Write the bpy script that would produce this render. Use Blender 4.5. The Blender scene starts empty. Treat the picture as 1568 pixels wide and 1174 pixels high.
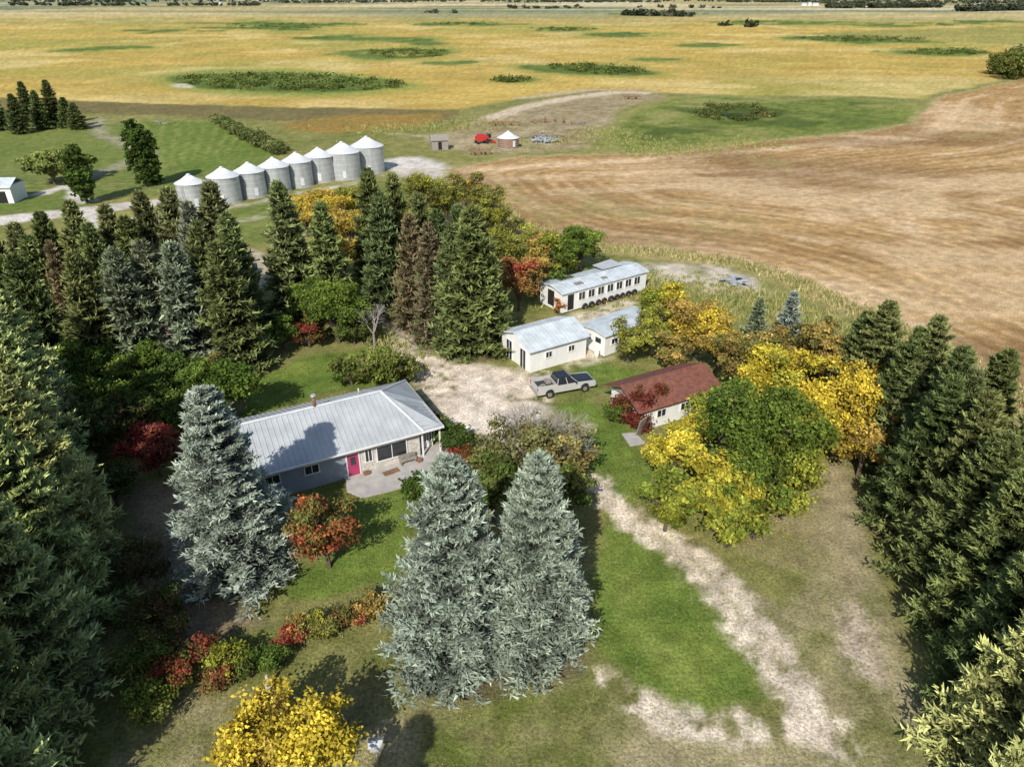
import bpy, math, random
import numpy as np
from mathutils import Vector, Matrix
random.seed(7); rng=np.random.default_rng(7)
sc=bpy.context.scene
# ------------------------------------------------------------ survey helpers
H=33.0; PITCH=math.radians(28.5); F=1089.0
cp,sp=math.cos(PITCH),math.sin(PITCH)
def P(u,v,z=0.0):
    xc=(u-784)/F; yc=(587-v)/F
    t=(H-z)/max(sp-yc*cp,0.0015)
    return (xc*t,(cp+yc*sp)*t)
def PL(l): return [P(a,b) for a,b in l]
# ------------------------------------------------------------ numpy noise
def _h(ix,iy,s):
    n=(ix.astype(np.int64)*374761393+iy.astype(np.int64)*668265263+s*974634777)&0xffffffff
    n=((n^(n>>13))*1274126177)&0xffffffff
    n=n^(n>>16)
    return (n&0xffffff)/float(0xffffff)
def vn(x,y,s):
    ix=np.floor(x);iy=np.floor(y);fx=x-ix;fy=y-iy
    fx=fx*fx*(3-2*fx);fy=fy*fy*(3-2*fy)
    a=_h(ix,iy,s);b=_h(ix+1,iy,s);c=_h(ix,iy+1,s);d=_h(ix+1,iy+1,s)
    return (a*(1-fx)+b*fx)*(1-fy)+(c*(1-fx)+d*fx)*fy
def fbm(x,y,scale,s,o=4):
    r=0;a=1;t=0;k=1.0/scale
    for i in range(o):
        r=r+a*vn(x*k+i*17.3,y*k-i*9.1,s+i);t+=a;a*=.55;k*=2.07
    return r/t
# ------------------------------------------------------------ mesh helpers
def fast_mesh(name,V,faces_list,mats,cols=None,smooth=False):
    me=bpy.data.meshes.new(name)
    V=np.ascontiguousarray(V,dtype=np.float32)
    me.vertices.add(len(V)); me.vertices.foreach_set('co',V.ravel())
    li=[];tot=[];mi=[]
    for f,m in faces_list:
        if len(f)==0: continue
        f=np.asarray(f,dtype=np.int32)
        li.append(f.ravel()); tot.append(np.full(len(f),f.shape[1],dtype=np.int32)); mi.append(np.full(len(f),m,dtype=np.int32))
    li=np.concatenate(li);tot=np.concatenate(tot);mi=np.concatenate(mi)
    st=np.concatenate([[0],np.cumsum(tot)[:-1]]).astype(np.int32)
    me.loops.add(len(li)); me.loops.foreach_set('vertex_index',li)
    me.polygons.add(len(tot)); me.polygons.foreach_set('loop_start',st); me.polygons.foreach_set('loop_total',tot)
    me.polygons.foreach_set('material_index',mi)
    me.polygons.foreach_set('use_smooth',np.full(len(tot),smooth))
    for m in mats: me.materials.append(m)
    if cols is not None:
        a=me.color_attributes.new('Col','FLOAT_COLOR','POINT')
        c=np.ones((len(V),4),dtype=np.float32); c[:,:3]=cols
        a.data.foreach_set('color',c.ravel())
    me.update(calc_edges=True)
    return me
def add_obj(name,me,loc=(0,0,0),rz=0,scale=(1,1,1),parent=None):
    o=bpy.data.objects.new(name,me); sc.collection.objects.link(o)
    o.location=loc;o.rotation_euler=(0,0,rz);o.scale=scale
    if parent: o.parent=parent
    return o
def empty(name,loc,rz=0):
    o=bpy.data.objects.new(name,None); sc.collection.objects.link(o)
    o.location=loc;o.rotation_euler=(0,0,rz); o.empty_display_size=.5
    return o
def mk(name,V,Fc,mat,parent=None,bevel=0,smooth=False):
    me=bpy.data.meshes.new(name); me.from_pydata([tuple(v) for v in V],[],[tuple(f) for f in Fc])
    me.materials.append(mat); me.update()
    o=bpy.data.objects.new(name,me); sc.collection.objects.link(o)
    if parent: o.parent=parent
    if smooth:
        for p in me.polygons:p.use_smooth=True
    if bevel:
        m=o.modifiers.new('b','BEVEL');m.width=bevel;m.segments=2;m.limit_method='ANGLE'
    return o
BF=[(0,3,2,1),(4,5,6,7),(0,1,5,4),(1,2,6,5),(2,3,7,6),(3,0,4,7)]
def boxv(c,d,rz=0,ry=0):
    x,y,z=d[0]/2,d[1]/2,d[2]/2
    L=[(-x,-y,-z),(x,-y,-z),(x,y,-z),(-x,y,-z),(-x,-y,z),(x,-y,z),(x,y,z),(-x,y,z)]
    M=Matrix.Rotation(rz,3,'Z')@Matrix.Rotation(ry,3,'Y')
    return [tuple(M@Vector(p)+Vector(c)) for p in L]
def box(name,c,d,mat,parent=None,rz=0,ry=0,bevel=0):
    return mk(name,boxv(c,d,rz,ry),BF,mat,parent,bevel)
def boxes(name,lst,mat,parent=None,bevel=0):
    V=[];Fc=[]
    for it in lst:
        b=len(V);V+=boxv(*it);Fc+=[tuple(i+b for i in f) for f in BF]
    return mk(name,V,Fc,mat,parent,bevel)
def cyl(name,p0,p1,r0,r1,mat,parent=None,n=16,smooth=True):
    p0=Vector(p0);p1=Vector(p1);d=(p1-p0).normalized()
    q=d.to_track_quat('Z','Y');V=[];Fc=[]
    for p,r in((p0,r0),(p1,r1)):
        for i in range(n):
            a=2*math.pi*i/n; V.append(p+q@Vector((r*math.cos(a),r*math.sin(a),0)))
    for i in range(n):Fc.append((i,(i+1)%n,n+(i+1)%n,n+i))
    Fc.append(tuple(range(n-1,-1,-1)));Fc.append(tuple(range(n,2*n)))
    o=mk(name,V,Fc,mat,parent)
    for p in o.data.polygons[:n]:p.use_smooth=smooth
    return o
# ------------------------------------------------------------ materials
def nt(name):
    m=bpy.data.materials.new(name);m.use_nodes=True;t=m.node_tree
    return m,t,t.nodes['Principled BSDF']
def N(t,ty,**k):
    n=t.nodes.new(ty)
    for a,b in k.items(): setattr(n,a,b)
    return n
def simple(name,col,rough=.7,metal=0,var=.25,scale=3,bump=0.0,spec=.3,col2=None,streak=None):
    m,t,b=nt(name)
    tc=N(t,'ShaderNodeTexCoord'); mp=N(t,'ShaderNodeMapping')
    if streak: mp.inputs['Scale'].default_value=streak
    t.links.new(tc.outputs['Object'],mp.inputs[0])
    n=N(t,'ShaderNodeTexNoise');n.inputs['Scale'].default_value=scale;n.inputs['Detail'].default_value=6;n.inputs['Roughness'].default_value=.65
    t.links.new(mp.outputs[0],n.inputs['Vector'])
    r=N(t,'ShaderNodeValToRGB');r.color_ramp.elements[0].position=.3;r.color_ramp.elements[1].position=.7
    c2=col2 if col2 else tuple(c*(1-var) for c in col)
    r.color_ramp.elements[0].color=(*c2,1);r.color_ramp.elements[1].color=(*[min(1,c*(1+(0 if col2 else var*.4))) for c in col],1)
    t.links.new(n.outputs['Fac'],r.inputs[0]);t.links.new(r.outputs[0],b.inputs['Base Color'])
    b.inputs['Roughness'].default_value=rough;b.inputs['Metallic'].default_value=metal;b.inputs['Specular IOR Level'].default_value=spec
    if bump:
        bp=N(t,'ShaderNodeBump');bp.inputs['Strength'].default_value=bump;bp.inputs['Distance'].default_value=.05
        t.links.new(n.outputs['Fac'],bp.inputs['Height']);t.links.new(bp.outputs[0],b.inputs['Normal'])
    return m
def leafmat(name,useobj=False,trans=.3):
    m=bpy.data.materials.new(name);m.use_nodes=True;t=m.node_tree
    t.nodes.remove(t.nodes['Principled BSDF']);out=t.nodes['Material Output']
    a=N(t,'ShaderNodeAttribute',attribute_name='Col');col=a.outputs['Color']
    if useobj:
        oi=N(t,'ShaderNodeObjectInfo');mx=N(t,'ShaderNodeMix',data_type='RGBA',blend_type='MULTIPLY');mx.inputs[0].default_value=1
        t.links.new(col,mx.inputs[6]);t.links.new(oi.outputs['Color'],mx.inputs[7]);col=mx.outputs[2]
    d=N(t,'ShaderNodeBsdfDiffuse');t.links.new(col,d.inputs[0])
    if trans:
        tr=N(t,'ShaderNodeBsdfTranslucent');ms=N(t,'ShaderNodeMixShader');ms.inputs[0].default_value=trans
        t.links.new(col,tr.inputs[0]);t.links.new(d.outputs[0],ms.inputs[1]);t.links.new(tr.outputs[0],ms.inputs[2])
        t.links.new(ms.outputs[0],out.inputs[0])
    else: t.links.new(d.outputs[0],out.inputs[0])
    return m
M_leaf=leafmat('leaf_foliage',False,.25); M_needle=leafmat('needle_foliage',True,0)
M_grass=leafmat('grass_blades',False,0)
M_bark=simple('bark',(.13,.1,.075),.9,scale=6,bump=.5); M_deadbark=simple('dead_bark',(.36,.33,.30),.9,scale=6)
M_white=simple('white_siding',(.78,.78,.76),.6,var=.12,scale=1.2,streak=(1,1,.3))
M_roof=simple('steel_roof',(.45,.48,.50),.45,metal=.0,var=.22,scale=.6,spec=.5)
M_roofw=simple('pale_steel_roof',(.56,.62,.66),.5,var=.30,scale=.9,spec=.4)
M_galv=simple('galvanised_steel',(.46,.48,.50),.42,metal=.25,var=.3,scale=1.3,streak=(1,1,.25),spec=.5)
M_galvroof=simple('galvanised_roof',(.68,.70,.72),.45,metal=.1,var=.15,scale=1.0,spec=.5)
M_stone=simple('whitewashed_stone',(.62,.59,.54),.9,var=.4,scale=5,bump=.5)
M_blue=simple('bluegrey_siding',(.32,.37,.43),.7,var=.15,scale=2)
M_glass=simple('dark_glass',(.03,.035,.045),.12,var=.5,scale=1,spec=.8)
M_door=simple('magenta_door',(.42,.05,.14),.6,var=.15)
M_conc=simple('concrete',(.44,.42,.40),.9,var=.25,scale=1.5,bump=.2)
M_rust=simple('rusty_red_roof',(.27,.105,.07),.85,scale=2.5,col2=(.11,.055,.045))
M_rustm=simple('rust',(.30,.16,.09),.85,scale=3,col2=(.14,.08,.05))
M_wood=simple('weathered_wood',(.30,.27,.24),.9,scale=4,var=.4)
M_tyre=simple('tyre_rubber',(.03,.03,.03),.85,scale=5)
M_black=simple('black_paint',(.02,.022,.026),.25,spec=.6,scale=2)
M_silver=simple('silver_paint',(.54,.54,.52),.3,metal=.15,var=.12,spec=.6)
M_red=simple('red_paint',(.50,.04,.03),.5,var=.3)
M_chrome=simple('chrome',(.6,.6,.62),.2,metal=.8,var=.1)
M_dark=simple('dark_opening',(.02,.02,.02),.9)
M_lamp=simple('tail_lamp',(.4,.02,.02),.3)
# ------------------------------------------------------------ ground
def sdf_poly(x,y,pts):
    n=len(pts);d=np.full(x.shape,1e18);s=np.ones(x.shape)
    for i in range(n):
        ax,ay=pts[i];bx,by=pts[i-1]
        ex,ey=bx-ax,by-ay;wx,wy=x-ax,y-ay
        t=np.clip((wx*ex+wy*ey)/(ex*ex+ey*ey+1e-9),0,1)
        dx,dy=wx-ex*t,wy-ey*t
        d=np.minimum(d,dx*dx+dy*dy)
        c1=y>=ay;c2=y<by;c3=(ex*wy)>(ey*wx)
        fl=(c1&c2&c3)|(~c1&~c2&~c3)
        s=np.where(fl,-s,s)
    return s*np.sqrt(d)
def sdf_line(x,y,pts):
    d=np.full(x.shape,1e18)
    for (ax,ay),(bx,by) in zip(pts[:-1],pts[1:]):
        ex,ey=bx-ax,by-ay;wx,wy=x-ax,y-ay
        t=np.clip((wx*ex+wy*ey)/(ex*ex+ey*ey+1e-9),0,1)
        dx,dy=wx-ex*t,wy-ey*t
        d=np.minimum(d,dx*dx+dy*dy)
    return np.sqrt(d)
ys=[-45.0]
while ys[-1]<45000:
    y=ys[-1]; ys.append(y+(2.0 if y<12 else max(.22,y*y/25000.0)))
ys=np.array(ys)
ss=np.concatenate([[-8,-5,-3.2,-2.4,-1.8,-1.4],np.linspace(-1.15,1.15,760),[1.4,1.8,2.4,3.2,5,8]])
YY,SS=np.meshgrid(ys,ss,indexing='ij'); XX=SS*(np.maximum(YY,0)*.85+24)
nr,nc=XX.shape; x=XX.ravel();y=YY.ravel()
wamp=.5+y.clip(0,3000)*.006
wx=x+(fbm(x,y,6,11,4)-.5)*2*wamp+(fbm(x,y,1.3,12,2)-.5)*.7
wy=y+(fbm(x,y,6,13,4)-.5)*2*wamp*1.5+(fbm(x,y,1.3,14,2)-.5)*.7
fw=(y-180).clip(0,3000)
WX=wx+(fbm(x,y,60,15,4)-.5)*fw*.22; WY=wy+(fbm(x,y,55,16,4)-.5)*fw*.20
C=np.zeros((len(x),3))
def mixc(c,m):
    global C
    c=np.asarray(c,dtype=float)
    C=C*(1-m[:,None])+c*m[:,None]
def sm(d,w): return np.clip(.5-d/w,0,1)
def two(a,b,f): 
    f=np.clip(f,0,1)[:,None];return np.array(a)*(1-f)+np.array(b)*f
def region(pts,c,w=.6,pix=True,mod=None,far=False):
    q=PL(pts) if pix else pts
    m=sm(sdf_poly(WX if far else wx,WY if far else wy,q),w)
    if mod is not None:m=m*mod
    mixc(c,m); return m
def line(pts,half,c,w=.6,mod=None):
    m=sm(sdf_line(wx,wy,PL(pts))-half,w)
    if mod is not None:m=m*mod
    mixc(c,m);return m
big=fbm(x,y,90,1,4);mid=fbm(x,y,22,2,4);sml=fbm(x,y,3.2,3,4);tiny=fbm(x,y,.8,4,3)
str1=fbm(x*.35+y*.1,y,9,5,4)
# golden field
C[:]=two((.35,.245,.055),(.60,.44,.125),mid*.8+str1*.8-.3)
mixc(two((.25,.26,.06),(.37,.34,.08),mid),np.clip((fbm(x,y,130,7,5)-.50)*6,0,1)*.75)
mixc((.66,.52,.23),np.clip((fbm(x,y,55,8,4)-.56)*6,0,1)*.6)
mixc((.38,.31,.10),np.clip(1-np.abs(fbm(x,y,150,9,3)-.5)*45,0,1)*.55)
cl=y+40*np.sin(x/170.)+x*.12
mixc((.34,.25,.06),np.clip(np.sin(cl*2*math.pi/24.)*3-2,0,1)*.30*np.clip((900-y)/500,0,1))
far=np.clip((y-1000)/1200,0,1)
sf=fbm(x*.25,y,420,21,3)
mixc(two((.38,.32,.15),(.56,.50,.34),(sf-.4)*5),far*.85)  # far ground paled in colour as painted haze, over pale field strips
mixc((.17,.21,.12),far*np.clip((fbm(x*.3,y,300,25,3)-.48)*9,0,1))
def ell(cx,cy,a,b,c,w,skew=0):
    region([(cx+a*math.cos(t),cy+b*math.sin(t)+skew*math.cos(t)) for t in np.linspace(0,2*math.pi,22)[:-1]],c,w,far=True)
slg=two((.07,.115,.022),(.17,.215,.05),mid*1.3+sml*.7-.5)
slr=two((.30,.31,.07),(.21,.25,.06),mid)
SLO=[(440,127,190,14,4),(625,82,72,8,0),(420,40,88,6,1),(915,107,88,8,3),(785,123,28,4,0),(710,37,60,3,0),(860,45,60,3,0),(1320,60,105,5,1),(1450,80,65,5,0),(930,55,60,3,0),(730,95,40,3,0),(1200,35,90,3,0),(1010,22,60,3,0),(560,60,90,4,2),(180,75,70,4,0),(1350,38,70,3,0),(230,48,50,3,0),(1060,70,45,3,0),(640,65,40,4,0),(1010,90,60,2.5,0),(1490,35,60,3,0)]
for (cx,cy,a,b,sk) in SLO:
    ell(cx,cy,a*1.13,b*1.45,slr,6+ (P(cx,cy)[1])*.03,sk)
    ell(cx,cy,a,b,slg,2+ (P(cx,cy)[1])*.008,sk)
ell(625,82,40,3.5,(.26,.26,.07),6)
ell(285,132,30,3,(.5,.47,.36),4);ell(335,127,60,7,slg,3)
region([(1210,52),(1568,40),(1700,60),(1700,76),(1568,70),(1380,60)],two((.2,.22,.06),(.42,.34,.10),mid),20)
# farmyard rough land
rough=two((.14,.165,.04),(.33,.29,.11),mid*.9+sml*.8-.45)
region([(-900,150),(0,150),(260,160),(500,166),(700,168),(790,152),(900,139),(990,141),(1100,146),(1330,148),(1412,152),(1425,145),(1568,117),(1900,60),(2600,300),(2600,1500),(4000,3000),(784,9000),(-3000,3000),(-1500,400)],rough,4)
near=(y<14); C[near]=rough[near]
region([(0,150),(260,160),(500,166),(700,168),(690,190),(450,185),(200,175),(0,172)],two((.11,.11,.04),(.24,.18,.08),sml),3)
region([(430,188),(520,178),(600,175),(690,172),(640,196),(500,204),(440,200)],two((.36,.21,.05),(.20,.17,.05),mid*1.6-.3),5)
region([(650,215),(700,190),(760,176),(830,160),(900,140),(990,140),(1020,150),(950,165),(925,200),(890,228),(780,236),(700,232)],two((.22,.17,.09),(.42,.35,.21),sml*1.4+mid*.8-.6),4)
wl_=[(930,205),(980,170),(1040,150),(1110,146),(1200,155),(1290,150),(1380,158),(1405,176),(1390,192),(1290,203),(1180,212),(1050,222),(960,232)]
we=sdf_poly(wx,wy,PL(wl_))
mixc((.28,.27,.09),sm(we-3,5))
mixc(two((.10,.14,.026),(.22,.25,.06),mid*.9+sml*1.5-.75),sm(we,5))
mixc((.06,.095,.02),np.clip((fbm(x,y,14,52,4)-.5)*7,0,1)*.7*sm(we+8,6))
mixc((.30,.28,.10),np.clip((fbm(x*.5,y,11,55,4)-.55)*7,0,1)*.7*sm(we+4,6))
ell(1130,172,75,9,two((.045,.08,.016),(.10,.13,.03),sml*1.5-.25),3);ell(1120,178,22,4,(.02,.035,.05),1)
line([(755,180),(800,164),(880,149),(940,142),(990,143)],3.6,(.56,.46,.33),3)
line([(800,150),(900,138),(1010,138)],2.6,(.46,.38,.25),3)
line([(600,205),(700,215),(780,205),(900,195)],1.2,(.42,.35,.22),2,np.clip(sml*2-.3,0,1))
# left mown fields
gl=two((.10,.155,.03),(.21,.23,.065),mid+sml*.6-.35)
region([(-500,205),(0,200),(170,190),(330,188),(430,232),(420,255),(230,300),(100,300),(-500,300)],gl,3)
region([(220,185),(330,188),(425,235),(300,262),(230,240)],two((.11,.17,.03),(.18,.22,.055),str1*1.6-.3),2)
region([(-400,290),(60,290),(130,305),(160,320),(0,332),(-400,345)],gl,2)
for i in range(8):
    line([(-100+i*8,250+i*6),(60+i*28,262+i*4)],.35,(.28,.25,.12),.8,sml)
for i in range(9):
    line([(225+i*22,188+i*1),(232+i*16,262-i*4)],.5,(.24,.27,.07),1.2,sml*1.2)
region([(200,330),(300,330),(420,310),(600,280),(660,285),(600,310),(440,370),(300,380)],gl,2)
line([(150,182),(150,205),(230,235),(160,262),(110,280)],1.6,(.36,.32,.24),3,sml*1.5)
gr=two((.48,.44,.38),(.70,.66,.60),sml*1.4-.2)
line([(-400,352),(0,338),(110,326),(215,312),(270,306)],2.9,gr,1.2)
line([(120,326),(160,343),(230,338)],1.8,gr,1.2)
line([(60,298),(100,285),(130,310)],1.3,gr,1.5)
line([(270,306),(340,320),(460,296),(600,268)],1.0,gr,2,np.clip(sml*2-.5,0,1))
line([(340,345),(420,328),(500,300)],1.3,(.5,.44,.33),1.5,np.clip(sml*2-.4,0,1))
line([(340,375),(380,385),(405,400),(402,440)],.9,(.42,.36,.26),1)
region([(583,244),(640,240),(676,250),(700,262),(650,278),(596,262)],gr,3)
line([(640,262),(665,295),(660,320)],2.4,(.42,.35,.24),3,sml*1.3)
# stubble field
brn=two((.27,.155,.058),(.52,.345,.15),mid*.5+fbm(x*.18,y+x*.12,5,31,4)*1.1+tiny*.35-.5)
field=[(692,262),(730,252),(800,240),(940,238),(1050,234),(1180,216),(1330,203),(1400,190),(1425,165),(1440,150),(1568,122),(1800,70),(2600,150),(3200,900),(1640,700),(1568,625),(1500,575),(1400,520),(1310,478),(1200,425),(1130,405),(1000,388),(900,378),(800,350),(720,300)]
edge=sdf_poly(wx,wy,PL(field))
edr=sdf_poly(x+(wx-x)*.25,y+(wy-y)*.25,PL(field))
mixc((.36,.30,.14),sm(edge-2.0,2.5))
fm=sm(edge,1.5);mixc(brn,fm)
rows=np.clip(np.sin(edr*2*math.pi/3.1)*1.5,0,1)
mixc((.60,.43,.23),fm*rows*np.clip(1.4-y/190,0,.6)*np.clip(sml*2-.3,0,1))
rows2=np.clip(np.sin(edr*2*math.pi/11.)*4-2.4,0,1)
mixc((.66,.49,.30),fm*rows2*.6*np.clip(mid*3-1,0,1))
rows3=np.clip(np.sin(edr*2*math.pi/11.+2.6)*4-2.8,0,1)
mixc((.24,.15,.07),fm*rows3*.4*np.clip(mid*3-.8,0,1))
tan=np.array((.68,.51,.33))
def fl(pts,h,s=.8,w=4): line(pts,h,tan,w,fm*s*np.clip(sml*1.6-.2+tiny*.3,0,1))
fl([(720,262),(850,252),(1000,243),(1150,232),(1330,214)],1.8,1.0)
fl([(735,275),(900,268),(1060,262),(1240,262)],1.5,.8);fl([(840,300),(1000,285),(1180,290),(1400,315)],1.2,.6,6)
fl([(1430,160),(1480,185),(1520,188)],6,.9,16);fl([(1290,225),(1420,205),(1450,180)],3,.8,6)
fl([(1200,275),(1350,270),(1568,290)],4,.4,14)
fl([(1270,330),(1330,325),(1400,352)],3,.8,6);fl([(1400,330),(1490,335),(1560,345)],1.3,.8,3)
fl([(1230,365),(1330,375),(1400,368)],1.0,.6,3)
fl([(950,372),(1100,388),(1250,434),(1400,500),(1540,588)],2.2,.8,4)
mixc((.20,.12,.055),fm*np.clip((fbm(x*.5,y,28,41,5)-.52)*5,0,1)*.6)
mixc((.64,.48,.29),fm*np.clip((fbm(x*.4,y*.9,13,47,5)-.58)*7,0,1)*.6)
mixc((.31,.28,.11),fm*np.clip((fbm(x,y,18,49,5)-.62)*7,0,1)*.5)
# ---- near yard
lush=two((.075,.135,.022),(.19,.24,.05),sml*1.1+mid*.5-.3)
dry=two((.18,.175,.07),(.37,.32,.19),sml*1.3+mid*.4-.4)
olive=two((.125,.15,.035),(.29,.26,.11),sml*1.3+mid*.5-.45)
region([(560,480),(760,520),(900,540),(1000,560),(1300,700),(1340,800),(1380,1000),(1450,1300),(-100,1300),(150,800),(300,600),(420,520)],olive,1.5)
region([(1210,760),(1290,700),(1330,800),(1385,1000),(1450,1300),(1240,1300),(1240,1080),(1190,960),(1080,850),(1120,800)],dry,1.5,mod=np.clip(sml*1.5+.1,0,1))
region([(250,1060),(600,1060),(720,1080),(900,1000),(960,1080),(1240,1110),(1240,1300),(50,1300)],dry,1.5,mod=np.clip(sml*1.8-.35,0,1))
region([(540,760),(640,745),(640,790),(610,880),(560,905),(440,925),(430,900),(530,830)],lush,.8)
region([(430,925),(560,900),(600,900),(580,960),(440,960),(400,960)],olive,.8)
region([(370,640),(390,580),(470,545),(560,530),(610,570),(590,590),(500,600)],lush,.8)
region([(850,620),(900,605),(950,640),(985,690),(1010,720),(970,770),(915,760),(890,680)],lush,.8)
region([(890,550),(990,565),(960,605),(905,585),(890,570)],lush,1)
region([(675,540),(740,530),(740,560),(690,560)],lush,1)
region([(925,790),(1000,840),(1090,920),(1165,1010),(1165,1065),(1080,1085),(980,1055),(925,1000),(905,900)],lush,.8)
for k in range(6):
    line([(935+k*10,860+k*8),(960+k*14,960+k*6),(1040+k*8,1050-k*4)],.22,(.21,.25,.06),.5,np.clip(sml*2-.5,0,1)*.6)
region([(940,760),(1080,830),(1240,880),(1200,930),(1100,870)],olive,.8)
region([(180,740),(300,740),(330,860),(300,900),(410,960),(280,1000),(200,900)],two((.17,.13,.08),(.30,.25,.17),sml),1.2)  # brownish patch under the trees, their shadow put into the ground colour
dirt=two((.50,.41,.31),(.76,.67,.56),sml*1.2+tiny*.6-.4)
patch=np.clip((sml*.7+tiny*.3-.40)*9,0,1)
region([(585,497),(615,503),(650,540),(700,556),(770,565),(835,580),(845,612),(830,650),(790,668),(745,668),(695,652),(660,620),(632,590),(606,542)],dirt,1.2,mod=np.clip((sml*.75+tiny*.25-.30)*9,0,1))
region([(880,480),(960,455),(990,470),(930,545),(830,585),(800,570)],dirt,1.5,mod=patch*.7)
region([(560,470),(590,480),(612,505),(590,510)],dirt,1.5,mod=patch)
region([(700,640),(800,640),(900,650),(880,690),(740,690)],dirt,1.5,mod=patch*.8)
loop=[(905,735),(935,770),(975,803),(1035,845),(1085,890),(1130,930),(1175,975),(1210,1030),(1235,1085),(1270,1115)]
rg=np.clip((sml*.6+tiny*.4-.36)*9,0,1)
line(loop,.85,dirt,1.0,rg)
line(loop,1.5,dirt,.8,np.clip((tiny-.52)*9,0,1)*.8)
line([(1060,855),(1130,920),(1190,980),(1215,1050),(1230,1110)],.8,dirt,1.2,patch)
line([(915,1030),(960,1065),(1030,1088),(1120,1098),(1200,1090)],.5,dirt,.9,np.clip((sml*.5+tiny*.5-.45)*9,0,1))
line([(930,1050),(1000,1100),(1120,1125),(1240,1110)],.35,dirt,.8,np.clip((sml*.5+tiny*.5-.46)*9,0,1))
line([(1000,822),(1060,868),(1125,925),(1180,985),(1212,1040)],.14,olive,.7,np.clip((tiny-.38)*8,0,1)*.8)
region([(1285,920),(1325,925),(1345,990),(1340,1040),(1300,1020)],two((.42,.34,.28),(.58,.50,.42),tiny),1.2,mod=patch)
line([(1270,720),(1290,800),(1310,900),(1350,1050),(1420,1200)],.8,(.40,.33,.23),2.4,patch*.45)
region([(960,402),(1080,402),(1150,425),(1180,450),(1100,455),(1000,425)],two((.46,.40,.31),(.62,.55,.46),sml),2,mod=np.clip(sml*2-.2,0,1))
C_base=C.copy()
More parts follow.
